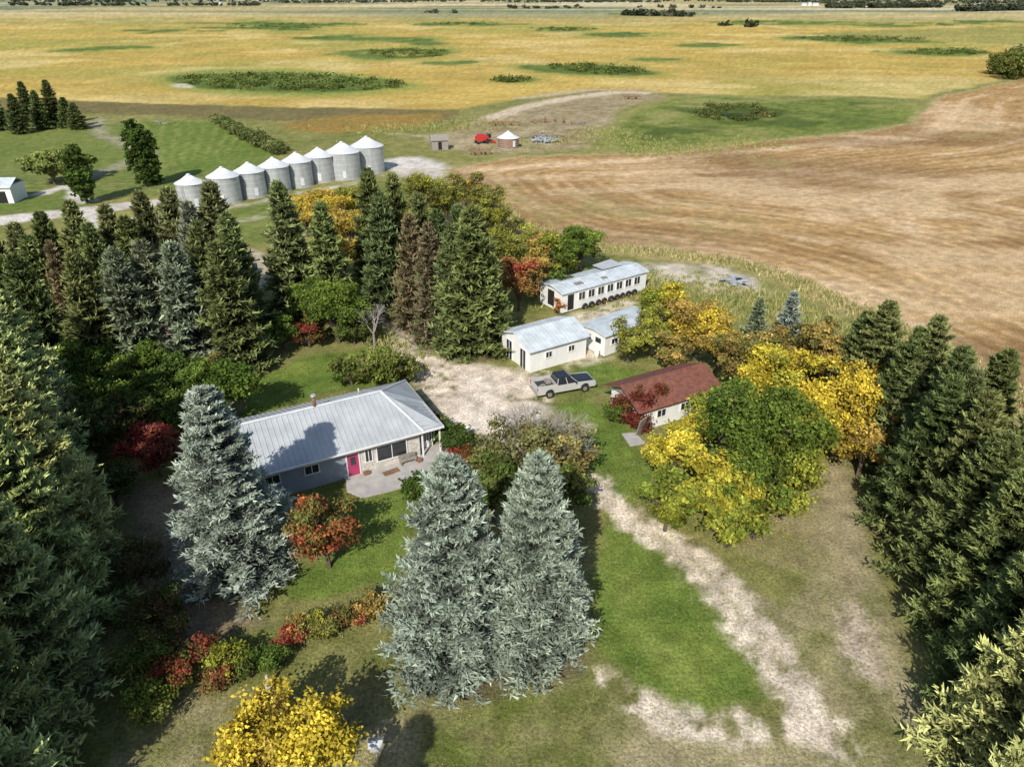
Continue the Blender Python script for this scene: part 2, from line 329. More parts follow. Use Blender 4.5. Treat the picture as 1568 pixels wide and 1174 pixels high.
# ------------------------------------------------------------ trees: generators
def frame(d):
    up=np.array([0,0,1.0]);s=np.cross(d,up);n=np.linalg.norm(s,axis=1,keepdims=True)
    s=np.where(n<1e-3,np.array([1.0,0,0]),s/np.maximum(n,1e-6));return s,np.cross(s,d)
def tube(segs,n=6):
    V=[];Fc=[]
    for p0,p1,r0,r1 in segs:
        p0=Vector(p0);p1=Vector(p1);q=(p1-p0).to_track_quat('Z','Y');b=len(V)
        for p,r in((p0,r0),(p1,r1)):
            for i in range(n):
                a=2*math.pi*i/n;V.append(tuple(p+q@Vector((r*math.cos(a),r*math.sin(a),0))))
        for i in range(n):Fc.append((b+i,b+(i+1)%n,b+n+(i+1)%n,b+n+i))
    return np.array(V),np.array(Fc)
def spruce_mesh(seed,h=14.,R=3.6,nb=520,st=11,blades=4,bl=.42,dead=0.0,pw=.74,wr=.17):
    r=np.random.default_rng(seed)
    z=h*(.03+.96*(np.arange(nb)+r.random(nb)*.8)/nb)
    wh=h/22.; z=z*.4+.6*np.round(z/wh)*wh+r.normal(0,.07,nb); z=np.clip(z,.3,h*.985)
    az=np.arange(nb)*2.39996+r.normal(0,.35,nb)
    asym=1+.12*np.cos(az*2+r.random()*6)+.10*np.sin(az*3+z*1.1)
    L=(R*(1-z/h)**pw)*(.50+.60*r.random(nb))*asym+.16
    L*=np.where(z<h*.1,.8,1)
    el=np.interp(z/h,[0,.3,.7,1],[-.30,-.10,.18,.9])+r.normal(0,.10,nb)
    bt=r.random(nb)
    S=(np.arange(st)+.5)/st*.80+.22
    V=[];Cc=[]
    bd=np.stack([np.cos(az),np.sin(az)],1)
    for side in(-1,0,1):
        s=np.tile(S,(nb,1))+r.normal(0,.02,(nb,st))
        Lb=L[:,None]
        px=bd[:,0:1]*s*Lb;py=bd[:,1:2]*s*Lb
        pz=z[:,None]+Lb*(np.sin(el)[:,None]*s-.26*s*s+.30*s**3)
        base=np.stack([px,py,pz],-1).reshape(-1,3)
        slope=np.sin(el)[:,None]-.5*s+.85*s*s
        d=np.stack([bd[:,0:1]*np.ones_like(s),bd[:,1:2]*np.ones_like(s),slope],-1).reshape(-1,3)
        d/=np.linalg.norm(d,axis=1,keepdims=True)
        sd,_=frame(d)
        tl=(Lb*.30*(1.05-s*.75)+.12).reshape(-1)
        br=np.repeat(bt,st);sv=s.reshape(-1)
        nbk=blades if side else max(2,blades-1)
        for b in range(nbk):
            k=len(base)
            f=(b+.3+.5*r.random(k))/blades if side else np.zeros(k)
            td=d*.75+sd*side*.85 if side else d
            td=td/np.linalg.norm(td,axis=1,keepdims=True)
            p=base+td*(tl*f)[:,None]+r.normal(0,.04,(k,3)); p[:,2]-=.2*(tl*f)**2*.8
            dd=td*.8+r.normal(0,.45,(k,3));dd[:,2]+=.30;dd/=np.linalg.norm(dd,axis=1,keepdims=True)
            w=np.cross(dd,r.normal(0,1,(k,3))*.6+np.array([0,0,1.]));w/=np.linalg.norm(w,axis=1,keepdims=True)+1e-6
            ln=bl*(.55+.7*r.random(k))*np.where(sv>.8,1.1,1)*np.clip(.55+tl,.5,1.1);wd=ln*wr
            t3=np.stack([p-w*wd[:,None],p+w*wd[:,None],p+dd*ln[:,None]],1)
            V.append(t3.reshape(-1,3))
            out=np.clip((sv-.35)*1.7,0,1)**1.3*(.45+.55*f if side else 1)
            g=(.20+.80*out)*(.70+.5*br)*(.8+.4*r.random(k))  # needle colour darkened inward to paint shaded gaps between tufts
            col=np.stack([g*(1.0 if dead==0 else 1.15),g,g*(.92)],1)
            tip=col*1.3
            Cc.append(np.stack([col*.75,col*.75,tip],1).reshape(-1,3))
    V=np.concatenate(V);Cc=np.concatenate(Cc)
    if dead>0:
        m=np.repeat(r.random(len(V)//3)>dead,3);V=V[m];Cc=Cc[m]
    nT=len(V)//3
    segs=[((0,0,-.2),(0,0,h*.5),.20,.13),((0,0,h*.5),(0,0,h*.97),.13,.02)]
    for i in range(0,nb,3):
        l=L[i]*.9;e=el[i]
        a=Vector((bd[i,0]*.05,bd[i,1]*.05,z[i]));m_=Vector((bd[i,0]*l*.5,bd[i,1]*l*.5,z[i]+l*(math.sin(e)*.5-.05)))
        segs.append((a,m_,.035,.015))
    tv,tf=tube(segs,4);tvn=len(V)
    V=np.concatenate([V,tv]);Cc=np.concatenate([Cc,np.ones((len(tv),3))])
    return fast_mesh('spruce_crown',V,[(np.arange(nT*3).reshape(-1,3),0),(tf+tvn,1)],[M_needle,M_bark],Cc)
SPRh=[spruce_mesh(s,nb=520,st=12,blades=5,bl=.28,wr=.21) for s in (1,2,3)]
SPRn=[spruce_mesh(s,nb=400,st=10,blades=4,bl=.38,wr=.20) for s in (31,32,33)]
SPRf=[spruce_mesh(s,nb=260,st=7,blades=3,bl=.68,wr=.20) for s in (5,6,7)]
SPRs=[spruce_mesh(s,pw=.95,nb=240,st=7,blades=3,bl=.65) for s in (11,12)]
SPRd=[spruce_mesh(21,dead=.4,nb=280,st=8,blades=3,bl=.6)]
GREEN=(.195,.24,.095);DGREEN=(.14,.18,.07);BLUE=(.40,.475,.405);PALE=(.56,.62,.27);BROWN=(.26,.25,.145);SIL=(.33,.38,.26);MIDG=(.28,.33,.13)
litter=[]
def spruce(u,v,h,R,col,name='spruce_tree',xy=None,kind=None,jit=1.0):
    X,Y=xy if xy else P(u,v,h)
    me=random.choice(kind or (SPRn if Y<58 else SPRf))
    k=random.uniform(1-.12*jit,1+.12*jit)
    o=add_obj(name,me,(X,Y,0),random.uniform(0,6.28),(R/3.6,R/3.6,h/14.))
    o.color=(col[0]*k*random.uniform(1-.07*jit,1+.07*jit),col[1]*k,col[2]*k*random.uniform(1-.1*jit,1+.1*jit),1)
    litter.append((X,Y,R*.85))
    return o
spruce(685,706,13.5,4.1,BLUE,'blue_spruce_tree',kind=[SPRh[0]],jit=.15);spruce(826,702,13.0,3.9,tuple(c*1.04 for c in BLUE),'blue_spruce_tree',kind=[SPRh[1]],jit=.15);spruce(308,598,13.4,4.3,(.46,.54,.48),'blue_spruce_tree',kind=[SPRh[2]],jit=.15)
for (X,Y,h) in [(-22.5,17,15),(-24.3,21.5,15),(-24.8,26,14.2),(-26.6,30.3,15),(-28.6,34.5,14.5),(-31.2,38.7,14.2),(-34.3,43,14),(-37.3,47.5,13.3),(-40.5,52,13)]:
    spruce(0,0,h,random.uniform(3.5,4.1),PALE,xy=(X,Y))
spruce(0,0,14,3.8,PALE,xy=(-45,50))
spruce(0,0,13,3.8,MIDG,xy=(-9.0,8.5))
for (u,v,h,R) in [(20,345,13,3),(60,328,13,3),(105,312,14,3.2),(133,345,13,2.8),(160,318,14,3.3),(190,335,13,3),(213,298,14.5,3.4),(255,292,15,3.6),(285,312,14,3.2),(320,283,15.5,3.9),(345,330,13,3.4),(300,345,14,3.2),(20,395,13,3),(110,390,13,3.2),(170,385,13,3.2),(215,372,13,3.2),(260,375,13,3.4),(330,375,13,3.5),(-30,340,13,3),(40,365,12,3)]:
    spruce(u,v,h,R,random.choice([GREEN,MIDG,MIDG,SIL,(.27,.29,.13),SIL]))
spruce(75,372,12,2.2,BROWN,kind=SPRd);spruce(425,283,15,3.9,MIDG);spruce(490,313,13,3.2,MIDG)
spruce(448,350,9,2.4,GREEN)
for (u,v,h,R,c) in [(562,262,15,3.0,GREEN),(600,270,15,3.3,MIDG),(580,300,14,3.1,GREEN),(640,300,14,3.0,GREEN),(625,330,13,2.6,BROWN),(655,345,13,2.6,BROWN),(668,325,14,2.9,GREEN),(700,318,14,3,GREEN),(722,322,15,4.0,(.25,.29,.11)),(690,350,13,3,GREEN),(740,360,12,3,GREEN)]:
    spruce(u,v,h,R,c,kind=SPRd if c==BROWN else None)
for (u,v,h,R,c) in [(1165,457,6,2.0,SIL),(1217,448,7,2.3,BLUE),(1270,485,6,2.0,MIDG),(1245,500,5,1.9,GREEN),(1330,480,10,2.8,GREEN),(1365,464,11.5,3.4,MIDG),(1412,505,12,3,GREEN),(1440,488,13,3.3,MIDG),(1478,535,13,3.5,GREEN),(1462,580,12,3.3,GREEN)]:
    spruce(u,v,h,R,c,kind=SPRs if h<8 else None)
for (X,Y,h,c) in [(29.5,40,12,GREEN),(28.2,36.3,12.5,MIDG),(27.0,32.6,12.0,GREEN),(25.9,29,12,MIDG),(24.9,25.3,11.0,MIDG),(23.6,21.5,11.6,PALE),(22.6,17.5,12,PALE),(32.5,37,13,GREEN),(31,31,12.5,SIL),(28.8,25.5,12.5,PALE),(27.5,20,13,PALE),(33.5,43,12,GREEN),(36,34,12,GREEN)]:
    spruce(0,0,h,random.uniform(3.0,3.6),c,xy=(X,Y))
for (u,v,h,R) in [(30,126,11,3.2),(68,124,12,3.4),(50,140,10,3.2),(15,145,10,3.2),(95,150,8,3.2),(110,158,7,2.8),(-20,135,11,3.5)]: spruce(u,v,h,R,GREEN)

def leaf_cloud(r,cen,rad,n,size,colA,colB,blend,flat=.0,clump=.32,per=20,lobevar=None):
    ncl=max(8,n//per);k=len(cen)
    wt=rad.prod(axis=1)**(2/3.);li=r.choice(k,ncl,p=wt/wt.sum())
    d=r.normal(0,1,(ncl,3));d[:,2]=d[:,2]*.9+.22;d/=np.linalg.norm(d,axis=1,keepdims=True)
    cc=cen[li]+d*rad[li]*(.66+.42*r.random((ncl,1)))
    up=np.clip(.70+.30*d[:,2],0,1)  # occlusion shade put into leaf colour: lobe undersides darker, tops lighter
    ci=np.repeat(np.arange(ncl),per);m=len(ci)
    p=cc[ci]+r.normal(0,1,(m,3))*clump*np.array([1,1,.6])
    nrm=d[ci]*.55+r.normal(0,.65,(m,3))+np.array([0,0,.45]);nrm/=np.linalg.norm(nrm,axis=1,keepdims=True)
    s,t=frame(nrm);a=r.random(m)*6.28
    e1=s*np.cos(a)[:,None]+t*np.sin(a)[:,None];e2=-s*np.sin(a)[:,None]+t*np.cos(a)[:,None]
    sz=size*(.6+.8*r.random(m));w=(sz*.36)[:,None];l=(sz*.55)[:,None]
    V=np.stack([p-e1*l,p+e2*w,p+e1*l,p-e2*w],1).reshape(-1,3)
    cb=np.clip(blend+r.normal(0,.34,k)[li]+r.normal(0,.2,ncl),0,1)[ci]+r.normal(0,.1,m)
    cb=np.clip(cb,0,1)[:,None]
    col=np.array(colA)*(1-cb)+np.array(colB)*cb
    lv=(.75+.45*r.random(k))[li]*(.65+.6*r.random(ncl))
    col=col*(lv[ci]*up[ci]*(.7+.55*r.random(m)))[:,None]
    return V,np.repeat(col,4,axis=0)
def decid(name,u,v,h,R,colA,colB=None,blend=.4,seed=None,n=None,size=.22,trunk=None,squash=1.0,dens=1.0,xy=None,bark=None,zc=.6):
    seed=seed if seed is not None else random.randint(0,10**6);r=np.random.default_rng(seed)
    colB=colB or colA
    X,Y=xy if xy else P(u,v,h*zc)
    k=int(np.clip(7+R*5,8,32)) if R>1 else 5
    low=h*.30 if h>4 else h*.2
    cz=(h+low)/2; hz=(h-low)/2
    th=r.random(k)*6.28;ph=r.uniform(-.8,1,k);q=r.uniform(.5,.92,k);cr=np.sqrt(np.clip(1-ph**2,0,1))
    cen=np.stack([np.cos(th)*cr*R*q,np.sin(th)*cr*R*q,cz+ph*hz*q],1)
    lr=R*r.uniform(.15,.38,k);rad=np.stack([lr,lr*r.uniform(.85,1.15,k),np.minimum(lr*.75,hz*.5)],1)
    cen=np.concatenate([cen,[[0,0,cz-.05*h]]]);rad=np.concatenate([rad,[[R*.42,R*.42,hz*.6]]])
    n=n or int(np.clip(950*R*R*dens,500,15000)*1.0)
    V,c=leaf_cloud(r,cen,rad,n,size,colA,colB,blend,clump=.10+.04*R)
    V[:,2]=np.maximum(V[:,2],.03)
    nq=len(V)//4
    tr=trunk or (.05+.035*R);segs=[((0,0,-.1),(0,0,low*.9),tr*1.3,tr)]
    for i in range(len(cen)):
        a=Vector((0,0,low*r.uniform(.5,.95)));b=Vector(cen[i]);m_=a.lerp(b,.5)+Vector((r.normal()*.15,r.normal()*.15,.1*R))
        segs+=[(a,m_,tr*.55,tr*.35),(m_,b,tr*.35,tr*.12)]
        for j in range(3):
            e=Vector(cen[i])+Vector(r.normal(0,1,3)*rad[i]*.6);segs.append((b,e,tr*.14,tr*.04))
    tv,tf=tube(segs,5)
    Va=np.concatenate([V,tv]);cc=np.concatenate([c,np.ones((len(tv),3))])
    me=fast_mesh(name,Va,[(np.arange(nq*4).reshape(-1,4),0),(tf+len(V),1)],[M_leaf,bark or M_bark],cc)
    return add_obj(name,me,(X,Y,0))
g1=(.12,.20,.04);g2=(.23,.31,.055);dg=(.085,.13,.035);yg=(.45,.46,.07);ye=(.78,.62,.075);og=(.54,.38,.11);rd=(.40,.075,.06);ol=(.24,.245,.075);pu=(.34,.20,.20);wl=(.27,.27,.12)
D=decid
D('maple_tree',1155,668,9,4.5,g1,g2,.5);D('maple_tree',1205,690,8,3.4,g1,yg,.4);D('maple_tree',1045,692,5.8,2.7,yg,ye,.3);D('maple_tree',1100,748,6,2.6,ye,yg,.6)
D('maple_tree',1025,760,5,2.2,g2,yg,.6);D('maple_tree',1120,790,4.5,2.3,yg,g2,.4);D('maple_tree',1165,760,6,3.0,g1,yg,.4);D('maple_tree',1100,636,6.8,2.6,g2,yg,.4)
D('maple_tree',1195,578,8,3.2,ye,yg,.3);D('maple_tree',1280,610,8,3.7,ye,og,.15);D('maple_tree',1230,640,7.5,3,ye,yg,.3);D('maple_tree',1245,545,8,3,og,ol,.5);D('maple_tree',1345,610,7.5,3.2,og,ye,.4)
D('maple_tree',1330,670,6,2.6,ye,og,.7);D('maple_tree',1135,552,6.5,2.6,og,ol,.5);D('maple_tree',1300,560,7,2.8,og,ol,.4);D('maple_tree',1185,540,7,2.8,ol,og,.5)
D('ash_tree',965,515,5,2.5,ol,yg,.35);D('ash_tree',1015,462,6.5,2.9,g2,ye,.45);D('ash_tree',1068,500,6.5,3.3,ye,og,.5);D('ash_tree',1030,532,4.5,2.2,og,ol,.5);D('ash_tree',1000,500,5.5,2.5,ol,yg,.4);D('ash_tree',1100,530,5,2.4,og,ye,.4)
D('ash_tree',890,372,7,3.0,g1,g2,.5);D('ash_tree',850,392,7,2.8,g1,yg,.4);D('ash_tree',795,425,7,2.8,og,rd,.3);D('ash_tree',780,375,9,3.2,ol,yg,.5);D('ash_tree',745,318,9,3.3,ol,yg,.4);D('ash_tree',685,310,9,3,ol,yg,.5)
D('ash_tree',645,308,10,3.5,ol,yg,.5);D('ash_tree',830,372,6,2.5,ol,og,.5);D('ash_tree',860,430,4,1.8,g1,ol,.4);D('ash_tree',820,400,7,2.4,og,yg,.3);D('ash_tree',715,290,9,3,ol,og,.4)
D('birch_tree',492,322,8,4.2,ye,og,.5);D('birch_tree',535,340,8,3.2,og,ye,.5);D('birch_tree',465,322,7,3.2,og,yg,.5);D('birch_tree',525,385,6,2.6,ye,og,.3);D('birch_tree',545,310,8,3,yg,ol,.5)
D('elm_tree',512,470,7,3.6,g2,g1,.4);D('elm_tree',470,462,6,2.8,g1,g2,.5);D('red_shrub',470,505,3.5,1.8,rd,g1,.35);D('shrub',430,508,3.5,2,g1,g2,.5);D('shrub',345,515,4,2.3,g2,g1,.4);D('shrub',388,525,3.5,2,g1,ol,.5)
D('shrub',300,600,4.5,2.4,dg,g1,.5)
D('plum_tree',268,512,6,3.0,pu,rd,.3,dens=.7);D('elm_tree',165,528,6,3.2,g2,g1,.3);D('elm_tree',100,520,6,2.8,g1,g2,.4);D('elm_tree',215,560,5,2.6,g1,g2,.4);D('elm_tree',330,598,6,3.2,g1,g2,.3);D('elm_tree',280,575,5,2.5,dg,g1,.6)
D('elm_tree',155,600,5.5,2.8,g1,g2,.5);D('red_shrub',235,685,4.5,2.5,rd,(.18,.09,.05),.4);D('red_shrub',195,640,4.5,2.4,(.22,.12,.06),dg,.5);D('elm_tree',215,615,5,2.5,dg,g1,.5);D('elm_tree',130,660,5,2.6,dg,ol,.4);D('shrub',170,740,3.5,2,dg,ol,.4);D('shrub',285,630,4,2,dg,g1,.5)
D('elm_tree',120,560,6,2.6,g2,g1,.5);D('shrub',250,455,4,2,g1,ol,.4);D('shrub',540,500,3.5,2,g1,ol,.4);D('red_shrub',340,560,3,1.6,(.3,.14,.06),g1,.4);D('red_shrub',250,545,4,2.0,rd,pu,.4)
D('lilac_bush',575,562,4,2.6,ol,g2,.4);D('lilac_bush',610,560,3,1.8,ol,g1,.4);D('lilac_bush',535,560,3.5,1.9,g1,ol,.4)
D('lilac_bush',697,668,2.6,1.7,dg,g1,.4);D('lilac_bush',712,700,2.2,1.2,g1,rd,.45);D('lilac_bush',670,650,2.2,1.2,dg,ol,.4)
D('willow_tree',790,690,6,3.4,wl,ol,.5,dens=.6);D('willow_tree',850,700,5.5,3.1,wl,og,.25,dens=.6);D('willow_tree',755,745,5,2.6,ol,g1,.5,dens=.8);D('willow_tree',860,765,5,2.4,g1,ol,.5);D('willow_tree',810,750,5,2.5,ol,g1,.4);D('lilac_bush',650,745,2.5,1.5,dg,g1,.5)
def dead_tree(u,v,h,n=5):
    X,Y=P(u,v,h*.6);r=np.random.default_rng(int(u));segs=[((0,0,-.1),(0,0,h*.35),.13,.1)]
    def gr(p,d,l,rad,dep):
        e=p+d*l;segs.append((p,e,rad,rad*.6))
        if dep==0:return
        for i in range(4):
            nd=(d+Vector(r.normal(0,.5,3))+Vector((0,0,.15))).normalized();gr(e if i<3 else p.lerp(e,.6),nd,l*.68,rad*.55,dep-1)
    for i in range(n):
        gr(Vector((0,0,h*.3)),Vector((r.normal()*.5,r.normal()*.5,1)).normalized(),h*.28,.07,3)
    tv,tf=tube(segs,4);add_obj('dead_tree',fast_mesh('dead_tree',tv,[(tf,0)],[M_deadbark]),(X,Y,0))
dead_tree(570,492,5);dead_tree(820,660,7);dead_tree(860,675,6.5);dead_tree(655,400,9,4);dead_tree(785,660,6.5)
D('rowan_tree',495,812,5.2,2.5,(.20,.25,.07),(.56,.10,.06),.25,size=.18)
for (u,v,h,R,a,b,bl) in [(462,965,1.6,1.0,og,ol,.5),(492,955,1.7,1.1,ol,yg,.4),(520,945,1.6,1.0,ol,rd,.3),(548,935,1.6,1.0,og,rd,.3),(578,922,1.7,1.1,ol,og,.5),(440,975,1.4,.9,rd,og,.5),(315,1000,2.2,1.3,ol,rd,.5),(350,1005,2.0,1.2,yg,g2,.3),(380,1020,1.5,.9,g1,ol,.4),(335,1035,1.5,1.1,rd,ol,.5),
    (255,985,2.6,1.6,(.24,.16,.07),g1,.5),(225,1075,2.0,1.5,g2,ol,.4),(262,1035,2.2,1.4,g1,rd,.3),(230,930,2.8,1.8,dg,(.22,.11,.06),.4),(205,860,3,1.8,dg,(.2,.15,.08),.5),(200,1010,2.6,1.5,ol,g1,.4)]:
    D('garden_shrub',u,v,h,R,a,b,bl,size=.14,dens=1.7)
D('round_shrub',420,1008,1.5,1.05,(.16,.25,.05),(.20,.30,.06),.5,size=.1,dens=3)
D('golden_maple_tree',440,1128,4.6,2.6,ye,og,.2,size=.2);D('golden_maple_tree',478,1122,4.8,2.2,(.82,.68,.09),ye,.4,size=.2);D('golden_maple_tree',395,1150,3.6,2.0,og,ye,.6,size=.2)
D('vine_shrub',935,632,1.6,1.1,g2,g1,.4,size=.15)
D('willow_tree',75,252,6.5,5,(.30,.35,.11),g2,.3,size=.5,n=7000);D('willow_tree',110,250,5.5,4,(.28,.32,.10),g2,.5,size=.5,n=5000)
def poplar(u,v,h,R):
    X,Y=P(u,v,h);r=np.random.default_rng(int(u));zz=np.linspace(.12,.95,9)*h
    cen=np.stack([r.normal(0,.15,9),r.normal(0,.15,9),zz],1);rr=R*np.sin(np.linspace(.5,2.8,9))**.6*.9+.2
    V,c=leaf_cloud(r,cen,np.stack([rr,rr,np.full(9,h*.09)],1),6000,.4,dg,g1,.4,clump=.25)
    tv,tf=tube([((0,0,-.1),(0,0,h*.9),.2,.05)],6)
    add_obj('poplar_tree',fast_mesh('poplar_tree',np.concatenate([V,tv]),[(np.arange(len(V)).reshape(-1,4),0),(tf+len(V),1)],[M_leaf,M_bark],np.concatenate([c,np.ones((len(tv),3))])),(X,Y,0))
poplar(200,188,12,2.3);poplar(214,195,11,2.2);poplar(108,225,10,2.0)
def mass(name,cen,rad,n,size,a,b,bl,clump=.5):
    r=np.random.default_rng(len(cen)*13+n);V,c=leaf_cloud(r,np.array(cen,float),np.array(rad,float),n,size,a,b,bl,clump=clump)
    V[:,2]=np.maximum(V[:,2],.02)
    return add_obj(name,fast_mesh(name,V,[(np.arange(len(V)).reshape(-1,4),0)],[M_leaf],c))
cen=[];rad=[]
for i in range(34):
    t=i/33;X,Y=P(335+t*90,186+t*50);cen.append((X+random.gauss(0,.6),Y+random.gauss(0,1.0),.9));rad.append((1.6,2,random.uniform(.7,1.5)))
mass('caragana_hedge',cen,rad,12000,.45,(.24,.27,.10),(.16,.20,.06),.5)
cen=[];rad=[]
for (u0,v0,u1,v1,n,hh) in [(20,9,400,9,110,18),(0,3,200,4,60,22),(960,24,1065,26,70,12),(1270,13,1440,12,120,20),(1470,18,1568,16,80,20),(1150,42,1165,43,5,9),(1560,8,1620,8,20,15),(780,4,1010,4,90,20),(430,5,640,4,80,20),(1110,4,1250,4,90,22),(760,14,900,13,30,10),(-300,12,-20,9,30,12),(1100,40,1200,44,16,4),(980,12,1120,13,24,10),(100,3,1568,3,260,26),(1240,6,1568,5,120,20),(640,20,700,21,10,7)]:
    for i in range(n):
        t=random.random();X,Y=P(u0+(u1-u0)*t,v0+(v1-v0)*t+random.uniform(-.5,.5));s=hh*random.uniform(.5,1.0);cen.append((X,Y,s*.42));rad.append((s*1.0,s*.9,s*.45))
mass('distant_tree_line',cen,rad,90000,6.0,(.085,.115,.07),(.15,.16,.10),.4,clump=3.0)
cen=[];rad=[]
for i in range(16):
    X,Y=P(random.uniform(1520,1600),random.uniform(112,122));s=random.uniform(4,7);cen.append((X,Y,s*.9));rad.append((s,s,s*.9))
mass('bush_clump',cen,rad,16000,.9,(.09,.13,.035),(.22,.23,.06),.35,clump=.9)
cen=[];rad=[]
for i in range(40):
    a=random.uniform(0,6.28);X,Y=P(1122+48*math.cos(a)+random.gauss(0,8),174+9*math.sin(a)+random.gauss(0,2));cen.append((X,Y,.3));rad.append((2.0,1.6,.5))
mass('marsh_reeds',cen,rad,7000,.5,(.12,.16,.04),(.24,.24,.09),.4,clump=.7)
cen=[];rad=[]
for (cx,cy,a,b,sk) in SLO[:9]:
    d_=P(cx,cy)[1]
    for i in range(int(a*1.3)):
        t=random.uniform(0,6.28);q_=math.sqrt(random.random())*.9
        X,Y=P(cx+a*q_*math.cos(t),cy+b*q_*math.sin(t)+sk*q_*math.cos(t));s=random.uniform(.4,1.0)
        cen.append((X,Y,s*.2));rad.append((s*3.4,s*3.4,s*.4))
mass('slough_scrub',cen,rad,34000,.8,(.10,.145,.035),(.21,.24,.065),.4,clump=1.1)
def tufts(name,pts,hts,cA,cB,per=7,seed=3):
    r=np.random.default_rng(seed);pts=np.asarray(pts);m=len(pts);i=np.repeat(np.arange(m),per);k=len(i)
    hh=np.asarray(hts)[i]*(.6+.7*r.random(k));base=np.concatenate([pts[i]+r.normal(0,1,(k,2))*hh[:,None]*.45,np.zeros((k,1))],1)
    a=r.random(k)*6.28;lean=r.normal(0,.35,(k,2))*hh[:,None];w=(hh*.16)[:,None]*np.stack([np.cos(a),np.sin(a),np.zeros(k)],1)
    tip=base+np.concatenate([lean,hh[:,None]],1)
    V=np.stack([base-w,base+w,tip],1).reshape(-1,3);f=np.clip(r.random(m)[i]+r.normal(0,.15,k),0,1)[:,None]
    c=(np.array(cA)*(1-f)+np.array(cB)*f)*(.75+.5*r.random((k,1)))
    return add_obj(name,fast_mesh(name,V,[(np.arange(len(V)).reshape(-1,3),0)],[M_grass],np.repeat(c,3,axis=0)))
def scatter_line(pl,half,n):
    q=PL(pl);o=[];ls=[math.dist(a,b) for a,b in zip(q[:-1],q[1:])];tot=sum(ls)
    for a,b,l in zip(q[:-1],q[1:],ls):
        for _ in range(int(n*l/tot)):
            t=random.random();o.append((a[0]+(b[0]-a[0])*t+random.gauss(0,half),a[1]+(b[1]-a[1])*t+random.gauss(0,half)))
    return o
pts=scatter_line([(700,275),(800,347),(900,376),(1000,386),(1130,403),(1200,423),(1310,476),(1400,518),(1500,573),(1568,620)],1.1,3500)
tufts('tall_grass',pts,np.random.default_rng(1).uniform(.2,.6,len(pts)),(.20,.22,.06),(.50,.42,.22))
pts=scatter_line([(860,440),(1000,440),(1150,460),(1300,530)],3.0,2000)+scatter_line([(500,480),(600,530),(640,570)],1.2,300)+scatter_line([(760,230),(930,200),(1000,235),(1180,216)],5,1500)+scatter_line([(560,200),(760,190)],6,1200)
tufts('weeds',pts,np.random.default_rng(2).uniform(.2,.6,len(pts)),(.17,.22,.06),(.40,.35,.15),seed=5)
r_=np.random.default_rng(9);px=r_.uniform(-20,23,20000);py=r_.uniform(17,48,20000)
tufts('lawn_grass',np.stack([px,py],1),r_.uniform(.04,.13,20000),(.16,.21,.05),(.32,.30,.14),per=3,seed=8)
r_=np.random.default_rng(19);L_=[]
for (u,v,sg,n) in [(1150,790,3.5,1100),(1020,790,2.2,400),(440,1150,2.2,600),(1290,720,3,600),(1060,560,3,400),(960,600,3,200)]:
    X,Y=P(u,v);L_.append(np.stack([r_.normal(X,sg,n),r_.normal(Y,sg,n)],1))
L_=np.concatenate(L_);k=len(L_);a=r_.random(k)*6.28;s_=r_.uniform(.04,.07,k)
V=np.stack([np.stack([L_[:,0]+np.cos(a+j*math.pi/2)*s_*(1 if j%2 else .6),L_[:,1]+np.sin(a+j*math.pi/2)*s_*(1 if j%2 else .6),np.full(k,.025)+r_.random(k)*.03],1) for j in range(4)],1).reshape(-1,3)
f=r_.random((k,1));c=np.array((.62,.48,.07))*(1-f)+np.array((.42,.24,.07))*f
add_obj('fallen_leaves',fast_mesh('fallen_leaves',V,[(np.arange(len(V)).reshape(-1,4),0)],[M_grass],np.repeat(c,4,axis=0)))
# ------------------------------------------------------------ finish ground
C=C_base
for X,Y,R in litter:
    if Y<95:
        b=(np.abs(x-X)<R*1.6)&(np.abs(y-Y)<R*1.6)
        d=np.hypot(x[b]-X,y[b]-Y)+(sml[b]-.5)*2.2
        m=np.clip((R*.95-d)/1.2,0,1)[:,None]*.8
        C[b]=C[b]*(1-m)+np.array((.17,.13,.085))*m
C*= (.72+.56*tiny)[:,None]*(.84+.32*fbm(x,y,.45,77,2))[:,None]
V=np.stack([x,y,np.zeros_like(x)],1)
idx=np.arange(nr*nc).reshape(nr,nc)
q=np.stack([idx[:-1,:-1].ravel(),idx[:-1,1:].ravel(),idx[1:,1:].ravel(),idx[1:,:-1].ravel()],1)
m,t,b=nt('ground_surface')
at=N(t,'ShaderNodeAttribute',attribute_name='Col');tc=N(t,'ShaderNodeTexCoord')
n1=N(t,'ShaderNodeTexNoise');n1.inputs['Scale'].default_value=5;n1.inputs['Detail'].default_value=4;n1.inputs['Roughness'].default_value=.75
n2=N(t,'ShaderNodeTexNoise');n2.inputs['Scale'].default_value=.55;n2.inputs['Detail'].default_value=3;n2.inputs['Roughness'].default_value=.7
for n in(n1,n2):t.links.new(tc.outputs['Object'],n.inputs['Vector'])
def mr(src,a,c):
    k=N(t,'ShaderNodeMapRange');k.inputs[1].default_value=.3;k.inputs[2].default_value=.7;k.inputs[3].default_value=a;k.inputs[4].default_value=c;k.clamp=True
    t.links.new(src,k.inputs[0]);return k.outputs[0]
mu=N(t,'ShaderNodeMath',operation='MULTIPLY');t.links.new(mr(n1.outputs['Fac'],.45,1.55),mu.inputs[0]);t.links.new(mr(n2.outputs['Fac'],.80,1.20),mu.inputs[1])
vm=N(t,'ShaderNodeVectorMath',operation='SCALE');t.links.new(at.outputs['Color'],vm.inputs[0]);t.links.new(mu.outputs[0],vm.inputs['Scale'])
t.links.new(vm.outputs[0],b.inputs['Base Color']);b.inputs['Roughness'].default_value=.95;b.inputs['Specular IOR Level'].default_value=.1
bp=N(t,'ShaderNodeBump');bp.inputs['Strength'].default_value=.8;bp.inputs['Distance'].default_value=.12
